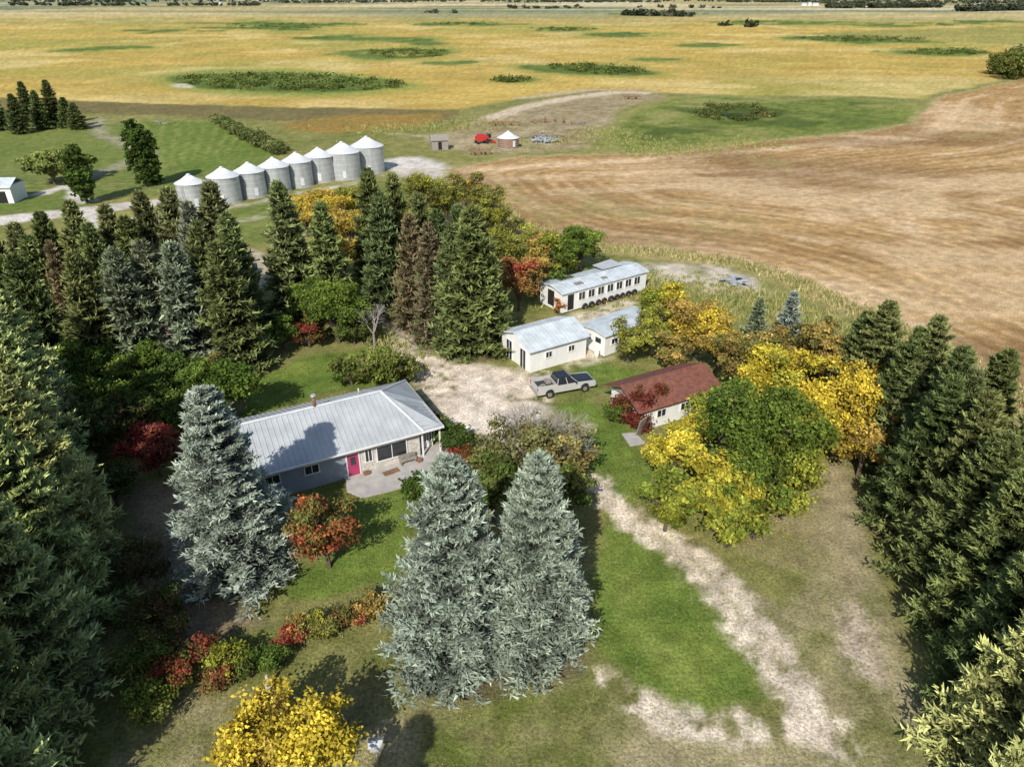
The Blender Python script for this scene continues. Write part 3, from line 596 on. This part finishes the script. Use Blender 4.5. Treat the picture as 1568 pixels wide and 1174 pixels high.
t.links.new(n1.outputs['Fac'],bp.inputs['Height']);t.links.new(bp.outputs[0],b.inputs['Normal'])
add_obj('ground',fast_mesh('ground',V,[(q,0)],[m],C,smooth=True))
# ------------------------------------------------------------ farm house
A=math.radians(28);hs=empty('farm_house',(-5.5,48.6,0),A)
Lh=-16.2;Wd=8.8;ze=2.75;zr=4.75;xr=-3.6
def prism_wall(name,x0,x1,y0,y1,z0,z1,mat,par): return box(name,((x0+x1)/2,(y0+y1)/2,(z0+z1)/2),(x1-x0,y1-y0,z1-z0),mat,par)
prism_wall('walls',Lh+.4,-1.9,.55,Wd-.4,0,ze-.05,M_blue,hs)
prism_wall('sunroom_walls',-1.895,-.45,1.5,Wd-.6,0,ze-.06,M_white,hs)
prism_wall('stone_front',-6.9,-1.95,.49,.545,0,ze-.08,M_stone,hs)
mk('gable_wall',[(Lh+.4,.55,ze-.05),(Lh+.4,Wd-.4,ze-.05),(Lh+.4,Wd/2,zr-.12)],[(0,1,2)],M_white,hs)
def slab(name,pts,mat,par,th=.1):
    n=len(pts);V=[(p[0],p[1],p[2]) for p in pts]+[(p[0],p[1],p[2]-th) for p in pts]
    Fc=[tuple(range(n)),tuple(range(2*n-1,n-1,-1))]+[((i+1)%n,i,n+i,n+(i+1)%n) for i in range(n)]
    return mk(name,V,Fc,mat,par)
R0=(xr,Wd/2,zr);F1=(-1.7,0,ze);F2=(0,.15,ze);B=(0,Wd,ze)
slab('roof_front',[(Lh,0,ze),F1,R0,(Lh,Wd/2,zr)],M_roof,hs)
slab('roof_hip',[F1,F2,(0,Wd/2,ze+.02),R0],M_roof,hs);slab('roof_hip_back',[(0,Wd/2,ze+.02),B,R0],M_roof,hs)
slab('roof_back',[(Lh,Wd/2,zr),R0,B,(Lh,Wd,ze)],M_roof,hs)
V=[];Fc=[]
def rib(p,q_,w=.045,hh=.045,M=None):
    p=Vector(p);q_=Vector(q_);d=(q_-p).normalized();s=d.cross(Vector((0,0,1))).normalized()*w;u=s.cross(d).normalized()*hh
    if u.z<0:u=-u
    b=len(V)
    for e in(p,q_):V.extend([tuple(e-s),tuple(e+s),tuple(e+s*.5+u),tuple(e-s*.5+u)])
    Fc.extend([tuple(b+i for i in f) for f in [(0,1,5,4),(1,2,6,5),(2,3,7,6),(3,0,4,7),(0,3,2,1),(4,5,6,7)]])
xx=Lh+.03
while xx<-1.75:
    top=Wd/2 if xx<xr else Wd/2*(-1.7-xx)/(-1.7-xr)
    zt=ze+(zr-ze)*top/(Wd/2)
    if top>.3: rib((xx,0,ze),(xx,top,zt))
    if xx<xr: rib((xx,Wd,ze),(xx,Wd/2,zr))
    xx+=.41
for k in range(1,18):
    yy=k*.48
    if yy<Wd/2: 
        f=yy/(Wd/2); rib((-.02,yy,ze+.01),(-1.7+(xr+1.7)*f,yy,ze+(zr-ze)*f),.03,.03)
mk('roof_ribs',V,Fc,M_roof,hs)
V=[];Fc=[];rib((Lh,Wd/2,zr),R0,.16,.06);rib(F1,R0,.12,.06);rib(B,R0,.12,.06);mk('ridge_caps',V,Fc,M_galvroof,hs)
boxes('fascia',[((Lh/2-.85,-.03,ze-.12),(-Lh-1.7,.05,.2)),((-.85,.03,ze-.12),(1.7,.05,.2)),((.03,Wd/2,ze-.12),(.05,Wd,.2)),((-8,-.10,ze-.06),(15.5,.1,.1))],M_white,hs)
cyl('chimney',(-9.0,Wd/2,zr-.2),(-9.0,Wd/2,zr+.9),.14,.14,M_rustm,hs);cyl('chimney_cap',(-9.0,Wd/2,zr+.92),(-9.0,Wd/2,zr+1.05),.24,.2,M_galv,hs)
cyl('roof_vent',(-5.2,Wd/2+.8,zr-.5),(-5.2,Wd/2+.8,zr+.25),.07,.07,M_galv,hs)
def window(par,xc,yw,zc,w,h,name='window'):
    boxes(name+'_frame',[((xc,yw-.03,zc+h/2+.04),(w+.16,.06,.08)),((xc,yw-.04,zc-h/2-.04),(w+.2,.08,.08)),((xc-w/2-.04,yw-.03,zc),(.08,.06,h)),((xc+w/2+.04,yw-.03,zc),(.08,.06,h)),((xc,yw-.025,zc),(.05,.05,h))],M_white,par)
    box(name+'_glass',(xc,yw-.005,zc),(w,.03,h),M_glass,par)
window(hs,-4.3,.48,1.45,2.4,1.3,'living_room_window');window(hs,-6.2,.48,1.6,.5,1.1,'side_window');window(hs,-10.6,.54,1.7,1.0,.7,'bedroom_window');window(hs,-13.5,.54,1.7,1.0,.7,'kitchen_window')
boxes('door_frame',[((-7.95,.52,1.05),(.1,.06,2.1)),((-6.95,.47,1.05),(.1,.06,2.1)),((-7.45,.5,2.12),(1.1,.06,.1))],M_white,hs)
box('front_door',(-7.45,.53,1.02),(.9,.05,2.0),M_door,hs);box('door_pane',(-7.45,.495,1.45),(.4,.02,.7),M_glass,hs)
for i in range(3): window(hs,-1.45+0.45*i,1.49,1.4,.36,1.3,'sunroom_window_%d'%i)
for i in range(4): box('sunroom_side_glass_%d'%i,(-.44,2.2+i*1.3,1.5),(.03,1.0,1.3),M_glass,hs)
boxes('porch_posts',[((-.25,.35,1.3),(.12,.12,2.6)),((-1.75,.35,1.3),(.12,.12,2.6))],M_white,hs)
pt=[(-8.2,.45),(-8.6,-1.2),(-7.8,-2.5),(-5.5,-2.7),(-3.0,-2.6),(-.8,-1.9),(.6,-.6),(.9,1.4),(-.4,1.5),(-1.9,1.5),(-1.92,.45)]
slab('patio',[(a,b_,.16) for a,b_ in pt],M_conc,hs,.2)
box('patio_rug',(-4.8,-.5,.175),(1.3,.6,.02),M_rustm,hs,rz=.1)
boxes('bench',[((-3.2,.0,.55),(1.4,.4,.05)),((-3.8,.0,.35),(.06,.36,.38)),((-2.6,.0,.35),(.06,.36,.38)),((-3.2,.2,.8),(1.4,.04,.35))],M_wood,hs)
boxes('planters',[((-6.6,.1,.3),(.5,.3,.28)),((-2.3,-.2,.3),(.35,.35,.3))],M_rustm,hs,.02)
# ------------------------------------------------------------ garage
gx,gy=P(812,571);ga=math.radians(32);gg=empty('garage',(gx,gy,0),ga)
GL,GW=6.9,5.4
box('walls',(GL/2,GW/2,1.25),(GL,GW,2.5),M_white,gg)
for xx in(0.003,GL-.003): mk('gable',[(xx,0,2.5),(xx,GW,2.5),(xx,GW/2,3.45)],[(0,1,2)],M_white,gg)
sl=.95/(GW/2)
slab('roof_south',[(-.35,-.35,2.5-.35*sl+.08),(GL+.3,-.35,2.5-.35*sl+.08),(GL+.3,GW/2,3.53),(-.35,GW/2,3.53)],M_roofw,gg)
slab('roof_north',[(-.35,GW/2,3.53),(GL+.3,GW/2,3.53),(GL+.3,GW+.35,2.5-.35*sl+.08),(-.35,GW+.35,2.5-.35*sl+.08)],M_roofw,gg)
V=[];Fc=[];xx=-.3
while xx<GL+.3:
    rib((xx,-.35,2.5-.35*sl+.08),(xx,GW/2,3.53),.025,.03);rib((xx,GW+.35,2.5-.35*sl+.08),(xx,GW/2,3.53),.025,.03);xx+=.45
mk('roof_ribs',V,Fc,M_roofw,gg)
boxes('door_openings',[((-.02,1.3,1.05),(.06,1.0,2.0)),((-.02,3.9,1.05),(.06,1.0,2.0))],M_glass,gg)
boxes('door_frames',[((-.04,.75,1.1),(.08,.1,2.2)),((-.04,1.85,1.1),(.08,.1,2.2)),((-.04,3.35,1.1),(.08,.1,2.2)),((-.04,4.45,1.1),(.08,.1,2.2)),((-.04,1.3,2.14),(.08,1.0,.1)),((-.04,3.9,2.14),(.08,1.0,.1)),((-.055,1.3,1.0),(.05,.06,2.0)),((-.055,3.9,1.0),(.05,.06,2.0))],M_white,gg)
window(gg,2.2,0,1.5,.7,.6);window(gg,5.0,0,1.5,.7,.6,'rear_window')
# ------------------------------------------------------------ cabin
cx_,cy_=P(925,547);cc_=empty('white_cabin',(cx_,cy_,0),math.radians(38))
CL,CW=8.0,3.6
box('walls',(CL/2,CW/2,1.25),(CL,CW,2.3),M_white,cc_)
box('skirt',(CL/2,CW/2,.06),(CL-.1,CW-.1,.1),M_wood,cc_)
slab('roof',[(-.25,-.25,2.48),(CL+.2,-.25,2.48),(CL+.2,CW/2,2.72),(-.25,CW/2,2.72)],M_roofw,cc_);slab('roof_rear',[(-.25,CW/2,2.72),(CL+.2,CW/2,2.72),(CL+.2,CW+.25,2.48),(-.25,CW+.25,2.48)],M_roofw,cc_)
window(cc_,1.4,0,1.5,.9,.6);window(cc_,3.6,0,1.5,1.0,.7,'window_b');window(cc_,6,0,1.5,1.0,.7,'window_c')
boxes('end_windows',[((-.01,1.0,1.6),(.04,.8,.55)),((-.01,2.5,1.6),(.04,.8,.55))],M_glass,cc_)
for k_ in range(2):
    cyl('tyre_%d'%k_,(2.2+k_*.8,-.14,.33),(2.2+k_*.8,.06,.33),.33,.33,M_tyre,cc_)
cyl('propane_tank',(-.7,.4,0),(-.7,.4,1.0),.25,.25,M_white,cc_)
# ------------------------------------------------------------ long mobile home
mx_,my_=P(860,482);mm=empty('mobile_home',(mx_,my_,0),math.radians(35))
ML,MW=13.6,4.2
box('walls',(ML/2,MW/2,1.45),(ML,MW,2.5),M_white,mm);box('chassis',(ML/2,MW/2,.12),(ML-.3,MW-.4,.2),M_rustm,mm)
zs=2.68
slab('roof_front',[(-.2,-.25,zs),(ML+.2,-.25,zs),(ML+.2,MW/2,3.15),(-.2,MW/2,3.15)],M_roofw,mm);slab('roof_back',[(-.2,MW/2,3.15),(ML+.2,MW/2,3.15),(ML+.2,MW+.25,zs),(-.2,MW+.25,zs)],M_roofw,mm)
V=[];Fc=[]
for k_ in range(24):
    xx=-.1+k_*.59;rib((xx,-.25,zs),(xx,MW/2,3.15),.025,.03)
mk('roof_seams',V,Fc,M_roofw,mm)
slab('torn_roof_sheet',[(8.2,MW/2+.2,3.3),(11.5,MW/2+.2,3.3),(11.3,MW+.1,3.5),(8.4,MW+.3,3.2)],M_roof,mm,.04)
boxes('roof_patches',[((3.2,1.0,2.98),(1.2,.7,.05),0,0),((7.1,.8,2.94),(.8,.6,.05),0,0)],M_wood,mm)
for k_ in range(7): window(mm,3.0+k_*1.5,0,1.75,.95,.95,'window_%d'%k_)
box('doorway',(1.3,-.01,1.3),(.9,.05,1.9),M_dark,mm);box('end_opening',(-.01,2.1,1.5),(.05,1.2,1.9),M_dark,mm)
for k_ in range(9):
    a=3.4+k_*1.02+random.uniform(-.18,.18)
    cyl('tyre_%d'%k_,(a,-.42,.40),(a+random.uniform(-.05,.05),-.2,.46),.40,.40,M_tyre,mm);cyl('tyre_hub_%d'%k_,(a,-.43,.40),(a,-.4,.40),.2,.2,M_rustm,mm)
D('red_shrub',857,465,2.2,.9,(.50,.10,.04),og,.3,size=.18)
# ------------------------------------------------------------ rusty shed
sx,sy=P(990,660);ssd=empty('red_roof_shed',(sx,sy,0),math.radians(28))
SL,SW=8.6,5.2
box('walls',(SL/2-.6,SW/2,1.15),(SL-.6,SW-.4,2.3),M_white,ssd)
slab('roof_front',[(-1.2,-.25,2.25),(SL-.4,-.25,2.25),(SL-.4,SW/2,3.5),(-1.2,SW/2,3.5)],M_rust,ssd);slab('roof_back',[(-1.2,SW/2,3.5),(SL-.4,SW/2,3.5),(SL-.4,SW+.25,2.25),(-1.2,SW+.25,2.25)],M_rust,ssd)
V=[];Fc=[];rib((-1.2,SW/2,3.5),(SL-.4,SW/2,3.5),.12,.05)
for k_ in range(1,6):
    yy=-.25+k_*.5;z_=2.25+1.25*(yy+.25)/(SW/2+.25)
    rib((-1.2,yy,z_),(SL-.4,yy,z_),.02,.02)
mk('shingle_courses',V,Fc,M_rust,ssd)
for xx in(-.61,SL-.88): mk('gable',[(xx,.2,2.3),(xx,SW-.2,2.3),(xx,SW/2,3.35)],[(0,1,2)],M_wood,ssd)
window(ssd,1.6,.19,1.3,.9,.7);window(ssd,4.2,.19,1.3,.9,.7,'window_b')
lean=box('leaning_board',(-.9,-.1,.9),(1.0,.08,2.0),M_wood,ssd,rz=.3);lean.rotation_euler=(.25,0,0)
r=np.random.default_rng(5)
cenv=[(-1.0+random.uniform(-.3,1.0),random.uniform(-.3,SW*.8),random.uniform(.6,2.6)) for _ in range(22)]+[(random.uniform(-.8,2.2),random.uniform(.3,2.2),2.9) for _ in range(8)]
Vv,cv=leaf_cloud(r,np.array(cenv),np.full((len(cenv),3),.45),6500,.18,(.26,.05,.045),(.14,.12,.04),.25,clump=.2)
Vv[:,2]=np.maximum(Vv[:,2],.05)
add_obj('virginia_creeper',fast_mesh('virginia_creeper',Vv,[(np.arange(len(Vv)).reshape(-1,4),0)],[M_leaf],cv),parent=ssd)
slab('shed_step',[(-2.7,-1.3,.1),(-1.3,-1.5,.1),(-1.1,.2,.1),(-2.2,.6,.1)],M_conc,ssd,.14)
ux,uy=P(1095,640,1.5);u_=empty('garden_shed',(ux+1.2,uy,0),math.radians(20))
box('walls',(0,0,1),(2.4,2.0,2),M_white,u_);slab('roof',[(-1.4,-1.2,2.05),(1.4,-1.2,2.05),(1.4,1.2,2.4),(-1.4,1.2,2.4)],M_roofw,u_);box('door',(0,-1.02,.95),(.8,.04,1.8),M_wood,u_)
# ------------------------------------------------------------ pickup truck
tx,ty=P(862,598);tk=empty('pickup_truck',(tx,ty,0),math.radians(20))
def profile(name,pts,y0,y1,mat,par,bevel=.03):
    n=len(pts);V=[(p[0],y0,p[1]) for p in pts]+[(p[0],y1,p[1]) for p in pts]
    Fc=[tuple(range(n)),tuple(range(2*n-1,n-1,-1))]+[((i+1)%n,i,n+i,n+(i+1)%n) for i in range(n)]
    return mk(name,V,Fc,mat,par,bevel)
def arch(cx,r,z0): return [(cx+r*math.cos(a),z0+r*math.sin(a)) for a in np.linspace(0,math.pi,9)]
bot=.5
low=[(-2.95,bot)]+arch(-1.75,.46,bot)[::-1]+arch(1.85,.46,bot)[::-1]+[(2.9,bot),(2.98,.85),(2.9,1.05),(1.05,1.17),(-1.05,1.17),(-1.05,1.15),(-1.06,.98),(-2.95,.98)]
profile('body_shell',low,-.98,.98,M_silver,tk,.04)
mk('hood',[(1.0,-.85,1.17),(2.85,-.8,1.04),(2.85,.8,1.04),(1.0,.85,1.17),(1.1,-.7,1.25),(2.7,-.65,1.14),(2.7,.65,1.14),(1.1,.7,1.25)],BF,M_black,tk,.03)
boxes('bed_sides',[((-2.0,-.93,1.18),(1.9,.09,.42)),((-2.0,.93,1.18),(1.9,.09,.42)),((-2.93,0,1.16),(.07,1.76,.4)),((-1.08,0,1.2),(.06,1.76,.4))],M_silver,tk,.02)
box('bed_liner',(-2.0,0,.995),(1.8,1.76,.02),M_black,tk)
boxes('cargo',[((-1.5,.3,1.15),(.5,.7,.28)),((-2.3,-.3,1.1),(.7,.3,.2),.4)],M_wood,tk,.02)
mk('cab_glass',[(-1.02,-.88,1.17),(1.12,-.88,1.17),(1.12,.88,1.17),(-1.02,.88,1.17),(-.84,-.7,1.8),(.38,-.7,1.8),(.38,.7,1.8),(-.84,.7,1.8)],BF,M_glass,tk,.03)
mk('cab_roof',[(-.9,-.73,1.77),(.44,-.73,1.77),(.44,.73,1.77),(-.9,.73,1.77),(-.82,-.66,1.87),(.32,-.66,1.87),(.32,.66,1.87),(-.82,.66,1.87)],BF,M_black,tk,.04)
V=[];Fc=[]
for s in(-1,1):
    for a,b_ in(((1.1,.9*s,1.18),(.4,.72*s,1.8)),((-.98,.9*s,1.18),(-.84,.72*s,1.8)),((.05,.9*s,1.18),(-.1,.72*s,1.8))): rib(a,b_,.04,.04)
mk('pillars',V,Fc,M_silver,tk)
boxes('bumpers',[((3.0,0,.62),(.16,1.9,.22)),((-3.02,0,.6),(.16,1.8,.2))],M_chrome,tk,.03)
box('grille',(2.97,0,.88),(.05,1.2,.24),M_black,tk);boxes('headlamps',[((2.94,.78,.9),(.08,.3,.2)),((2.94,-.78,.9),(.08,.3,.2))],M_chrome,tk,.02)
boxes('tail_lamps',[((-2.97,.9,1.1),(.05,.12,.35)),((-2.97,-.9,1.1),(.05,.12,.35))],M_lamp,tk)
boxes('mirrors',[((.85,1.08,1.3),(.12,.22,.2)),((.85,-1.08,1.3),(.12,.22,.2))],M_black,tk,.02)
for i,(a,s) in enumerate([(1.85,-1),(1.85,1),(-1.75,-1),(-1.75,1)]):
    o=cyl('wheel_%d'%i,(a,s*.74,.39),(a,s*1.0,.39),.39,.39,M_tyre,tk,24);m_=o.modifiers.new('b','BEVEL');m_.width=.04;m_.segments=2;m_.limit_method='ANGLE';m_.angle_limit=1
    cyl('rim_%d'%i,(a,s*.98,.39),(a,s*1.012,.39),.23,.2,M_chrome,tk,16)
# ------------------------------------------------------------ grain bins
def grain_bin(u,v,rad,hw,roof=True,mat=None,name='grain_bin'):
    X,Y=P(u,v);Y+=rad;o=empty(name,(X,Y,0),random.uniform(-.3,.3));n=48
    V=[];Fc=[];rows=int(hw/.28)
    for i in range(rows*2+1):
        zz=.1+(hw-.1)*i/(rows*2);rr=rad+(.022 if i%2 else -.0)
        for j in range(n):
            a=2*math.pi*j/n;V.append((rr*math.cos(a),rr*math.sin(a),zz))
    for i in range(rows*2):
        for j in range(n):Fc.append((i*n+j,i*n+(j+1)%n,(i+1)*n+(j+1)%n,(i+1)*n+j))
    mk('corrugated_wall',V,Fc,mat or M_galv,o,smooth=True)
    cyl('foundation',(0,0,0),(0,0,.12),rad+.15,rad+.15,M_conc,o,32)
    for k_ in range(1,5):
        zz=hw*k_/5;cyl('tier_band_%d'%k_,(0,0,zz-.02),(0,0,zz+.02),rad+.035,rad+.035,M_galvroof,o,48)
    if roof:
        V=[];Fc=[];m2=32;hr=rad*.5
        for i,(rr,zz) in enumerate([(rad+.18,hw-.05),(rad*.55,hw+hr*.47),(.35,hw+hr)]):
            for j in range(m2*2):
                a=math.pi*j/m2;V.append((rr*math.cos(a),rr*math.sin(a),zz+(.05 if j%2 else 0)))
        k2=m2*2
        for i in range(2):
            for j in range(k2):Fc.append((i*k2+j,i*k2+(j+1)%k2,(i+1)*k2+(j+1)%k2,(i+1)*k2+j))
        mk('conical_roof',V,Fc,M_galvroof,o);cyl('roof_cap',(0,0,hw+hr-.02),(0,0,hw+hr+.25),.42,.3,M_galvroof,o)
    a=-1.2;ca,sa=math.cos(a),math.sin(a)
    box('door',((rad+.04)*ca,(rad+.04)*sa,1.2),(.06,.7,1.4),M_galvroof,o,rz=a)
    lad=[]
    a=-2.0;ca,sa=math.cos(a),math.sin(a)
    for s in(-.2,.2): lad.append((((rad+.12)*ca-s*sa,(rad+.12)*sa+s*ca,hw/2),(.04,.04,hw),a))
    for k_ in range(int(hw/.4)): lad.append((((rad+.12)*ca,(rad+.12)*sa,.3+k_*.4),(.03,.4,.03),a))
    boxes('ladder',lad,M_galv,o)
for (u,v,rd_,hw) in [(290,322,2.45,4.3),(340,314,2.75,4.6),(380,305,2.7,4.6),(418,297,2.75,4.7),(453,289,2.8,4.8),(487,281,2.8,4.9),(523,277,3.4,5.2),(561,268,3.35,5.4)]: grain_bin(u,v,rd_,hw)
grain_bin(778,229,2.6,2.4,True,M_rustm,'rusty_grain_bin')
# ------------------------------------------------------------ yard clutter
X,Y=P(673,228);o=empty('old_granary',(X,Y,0),.2);box('walls',(0,0,1.2),(4,3.4,2.4),M_wood,o);slab('roof_a',[(-2.2,-2,2.3),(2.2,-2,2.3),(2.2,0,3.4),(-2.2,0,3.4)],M_wood,o);slab('roof_b',[(-2.2,0,3.4),(2.2,0,3.4),(2.2,2,2.3),(-2.2,2,2.3)],M_wood,o);box('door',(0,-1.72,1),(.9,.05,1.8),M_dark,o)
X,Y=P(738,220);o=empty('red_combine',(X,Y,0),.4);o.scale=(.75,.75,.7);box('body',(0,0,1.9),(4.2,2.4,1.7),M_red,o,bevel=.15);box('cab',(2.5,0,2.6),(1.2,1.6,1.5),M_glass,o,bevel=.1);box('grain_tank',(-.3,0,3.0),(2.4,2.2,.6),M_red,o,bevel=.1);box('header',(3.8,0,.6),(.9,4.2,.8),M_red,o,bevel=.1)
for i,(a,s,rr) in enumerate([(1.6,-1.3,.9),(1.6,1.3,.9),(-1.8,-1.1,.5),(-1.8,1.1,.5)]): cyl('wheel_%d'%i,(a,s-.2,rr),(a,s+.2,rr),rr,rr,M_tyre,o)
def cultivator(u,v,rz,L=8):
    X,Y=P(u,v);o=empty('farm_cultivator',(X,Y,0),rz)
    boxes('frame',[((0,-1,.9),(L,.2,.2)),((0,1,.9),(L,.2,.2)),((-L/2,0,.9),(.2,1.8,.2)),((L/2,0,.9),(.2,1.8,.2)),((0,0,.9),(.2,1.8,.2)),((0,2.4,.8),(.2,2.6,.15))],M_rustm,o)
    boxes('shanks',[((-L/2+.5+i*.6,(-1)**i*1,.45),(.06,.12,.9)) for i in range(int(L/.6)-1)],M_rustm,o)
    for i,a in enumerate((-L/4,L/4)): cyl('wheel_%d'%i,(a-.12,0,.4),(a+.12,0,.4),.4,.4,M_tyre,o)
cultivator(771,193,.15,9);cultivator(968,152,.3,6);cultivator(735,237,.1,5)
def junk(name,u,v,n,sp_,mat):
    X,Y=P(u,v);L=[((random.gauss(0,sp_),random.gauss(0,sp_*.6),random.uniform(.1,.9)),(random.uniform(.6,2.6),random.uniform(.15,.5),random.uniform(.05,.3)),random.uniform(0,3),random.uniform(-.4,.4)) for _ in range(n)]
    o=boxes(name,L,mat);o.location=(X,Y,0);return o
junk('scrap_metal_pile',833,218,60,2.0,M_galv);junk('firewood_pile',832,212,40,2.2,M_wood);junk('scrap_metal_pile',1128,436,16,.8,M_galv);junk('lumber_pile',880,190,14,2,M_wood);junk('lumber_pile',250,190,12,2,M_wood);junk('scrap_metal_pile',830,188,16,3,M_rustm)
def car(u,v,rz,mat,name='parked_car'):
    X,Y=P(u,v);o=empty(name,(X,Y,0),rz)
    pr=[(-2.2,.35)]+arch(-1.35,.38,.35)[::-1]+arch(1.35,.38,.35)[::-1]+[(2.2,.35),(2.25,.7),(1.1,.9),(-1.3,.92),(-2.2,.88)]
    profile('body',pr,-.85,.85,mat,o,.05)
    mk('cabin',[(-1.5,-.75,.9),(1.1,-.75,.9),(1.1,.75,.9),(-1.5,.75,.9),(-1.0,-.6,1.4),(.4,-.6,1.4),(.4,.6,1.4),(-1.0,.6,1.4)],BF,M_glass,o,.04)
    box('roof',(-.3,0,1.42),(1.3,1.15,.05),mat,o,bevel=.02)
    for i,(a,s) in enumerate([(1.35,-1),(1.35,1),(-1.35,-1),(-1.35,1)]): cyl('wheel_%d'%i,(a,s*.65,.32),(a,s*.87,.32),.32,.32,M_tyre,o)
    return o
car(1128,433,.2,M_galv,'derelict_car').scale=(.6,.6,.6)
X,Y=P(8,312);o=empty('machine_shed',(X-2,Y,0),.1);box('walls',(0,2.5,1.5),(7,5,3),M_white,o);slab('roof_a',[(-3.8,-.4,2.9),(3.8,-.4,2.9),(3.8,2.5,4.1),(-3.8,2.5,4.1)],M_roofw,o);slab('roof_b',[(-3.8,2.5,4.1),(3.8,2.5,4.1),(3.8,5.4,2.9),(-3.8,5.4,2.9)],M_roofw,o);box('door',(1.5,-.02,1.1),(2,.05,2.1),M_dark,o)
def farmstead(u,v,s):
    X,Y=P(u,v);o=empty('distant_farmstead',(X,Y,0),.1)
    for i,(a,b_,w,h_) in enumerate([(-20*s,0,14*s,5*s),(0,5,10*s,6*s),(16*s,-4,18*s,5*s)]):
        box('barn_%d_walls'%i,(a,b_,h_/2),(w,8*s,h_),M_white,o)
        mk('barn_%d_roof'%i,[(a-w/2-.5,b_-4.5*s,h_),(a+w/2+.5,b_-4.5*s,h_),(a+w/2+.5,b_+4.5*s,h_),(a-w/2-.5,b_+4.5*s,h_),(a-w/2-.5,b_,h_*1.6),(a+w/2+.5,b_,h_*1.6)],[(0,1,5,4),(2,3,4,5),(0,4,3),(1,2,5)],M_roof,o)
farmstead(1500,12,1.4);farmstead(1240,9,1.4);farmstead(330,7,1.4)
X,Y=P(402,488);o=empty('utility_pole',(X,Y,0),.6);cyl('pole',(0,0,0),(0,0,7.5),.14,.1,M_wood,o,10);box('crossarm',(0,0,7.0),(1.8,.1,.12),M_wood,o)
for i in(-.8,0,.8): cyl('insulator',(i,0,7.06),(i,0,7.2),.05,.04,M_white,o,8)
cyl('transformer',(.28,0,5.9),(.28,0,6.7),.2,.2,M_galv,o,12)
X,Y=P(412,1052);o=empty('garden_statue',(X,Y,0),.3);cyl('pedestal',(0,0,0),(0,0,.25),.22,.18,M_conc,o);cyl('figure',(0,0,.25),(0,0,.75),.15,.10,M_stone,o);cyl('head',(0,0,.75),(0,0,.95),.09,.07,M_stone,o)
X,Y=P(579,1165);o=empty('birdhouse_post',(X,Y,0),.1);cyl('post',(0,0,0),(0,0,1.0),.06,.06,M_wood,o);box('box',(0,0,1.2),(.55,.45,.4),M_conc,o,bevel=.02);slab('roof',[(-.35,-.3,1.42),(.35,-.3,1.42),(.35,0,1.6),(-.35,0,1.6)],M_roof,o,.03);slab('roof_b',[(-.35,0,1.6),(.35,0,1.6),(.35,.3,1.42),(-.35,.3,1.42)],M_roof,o,.03)
# ------------------------------------------------------------ light, sky, camera
w=bpy.data.worlds.new('World');sc.world=w;w.use_nodes=True;t=w.node_tree
sk=t.nodes.new('ShaderNodeTexSky');sk.sky_type='NISHITA';sk.sun_disc=False
trav=Vector((.27,.963,-math.tan(math.radians(39)))).normalized()
sk.sun_elevation=math.radians(39);sk.sun_rotation=math.atan2(-.27,-.963)
bg=t.nodes['Background'];bg.inputs[1].default_value=.13;t.links.new(sk.outputs[0],bg.inputs[0])
L=bpy.data.lights.new('sun','SUN');L.energy=5.0;L.angle=math.radians(.5);L.color=(1,.94,.84)
lo=bpy.data.objects.new('sun',L);sc.collection.objects.link(lo);lo.rotation_euler=trav.to_track_quat('-Z','Y').to_euler();lo.location=(0,0,80)
cam=bpy.data.cameras.new('camera');co=bpy.data.objects.new('camera',cam);sc.collection.objects.link(co)
co.location=(0,0,H);co.rotation_euler=(math.pi/2-PITCH,0,0);cam.sensor_width=36;cam.lens=36*F/1568;cam.clip_end=100000;cam.clip_start=.1
sc.camera=co
sc.view_settings.view_transform='Standard';sc.view_settings.look='None';sc.view_settings.exposure=0
print('OBJECTS',len(bpy.data.objects))
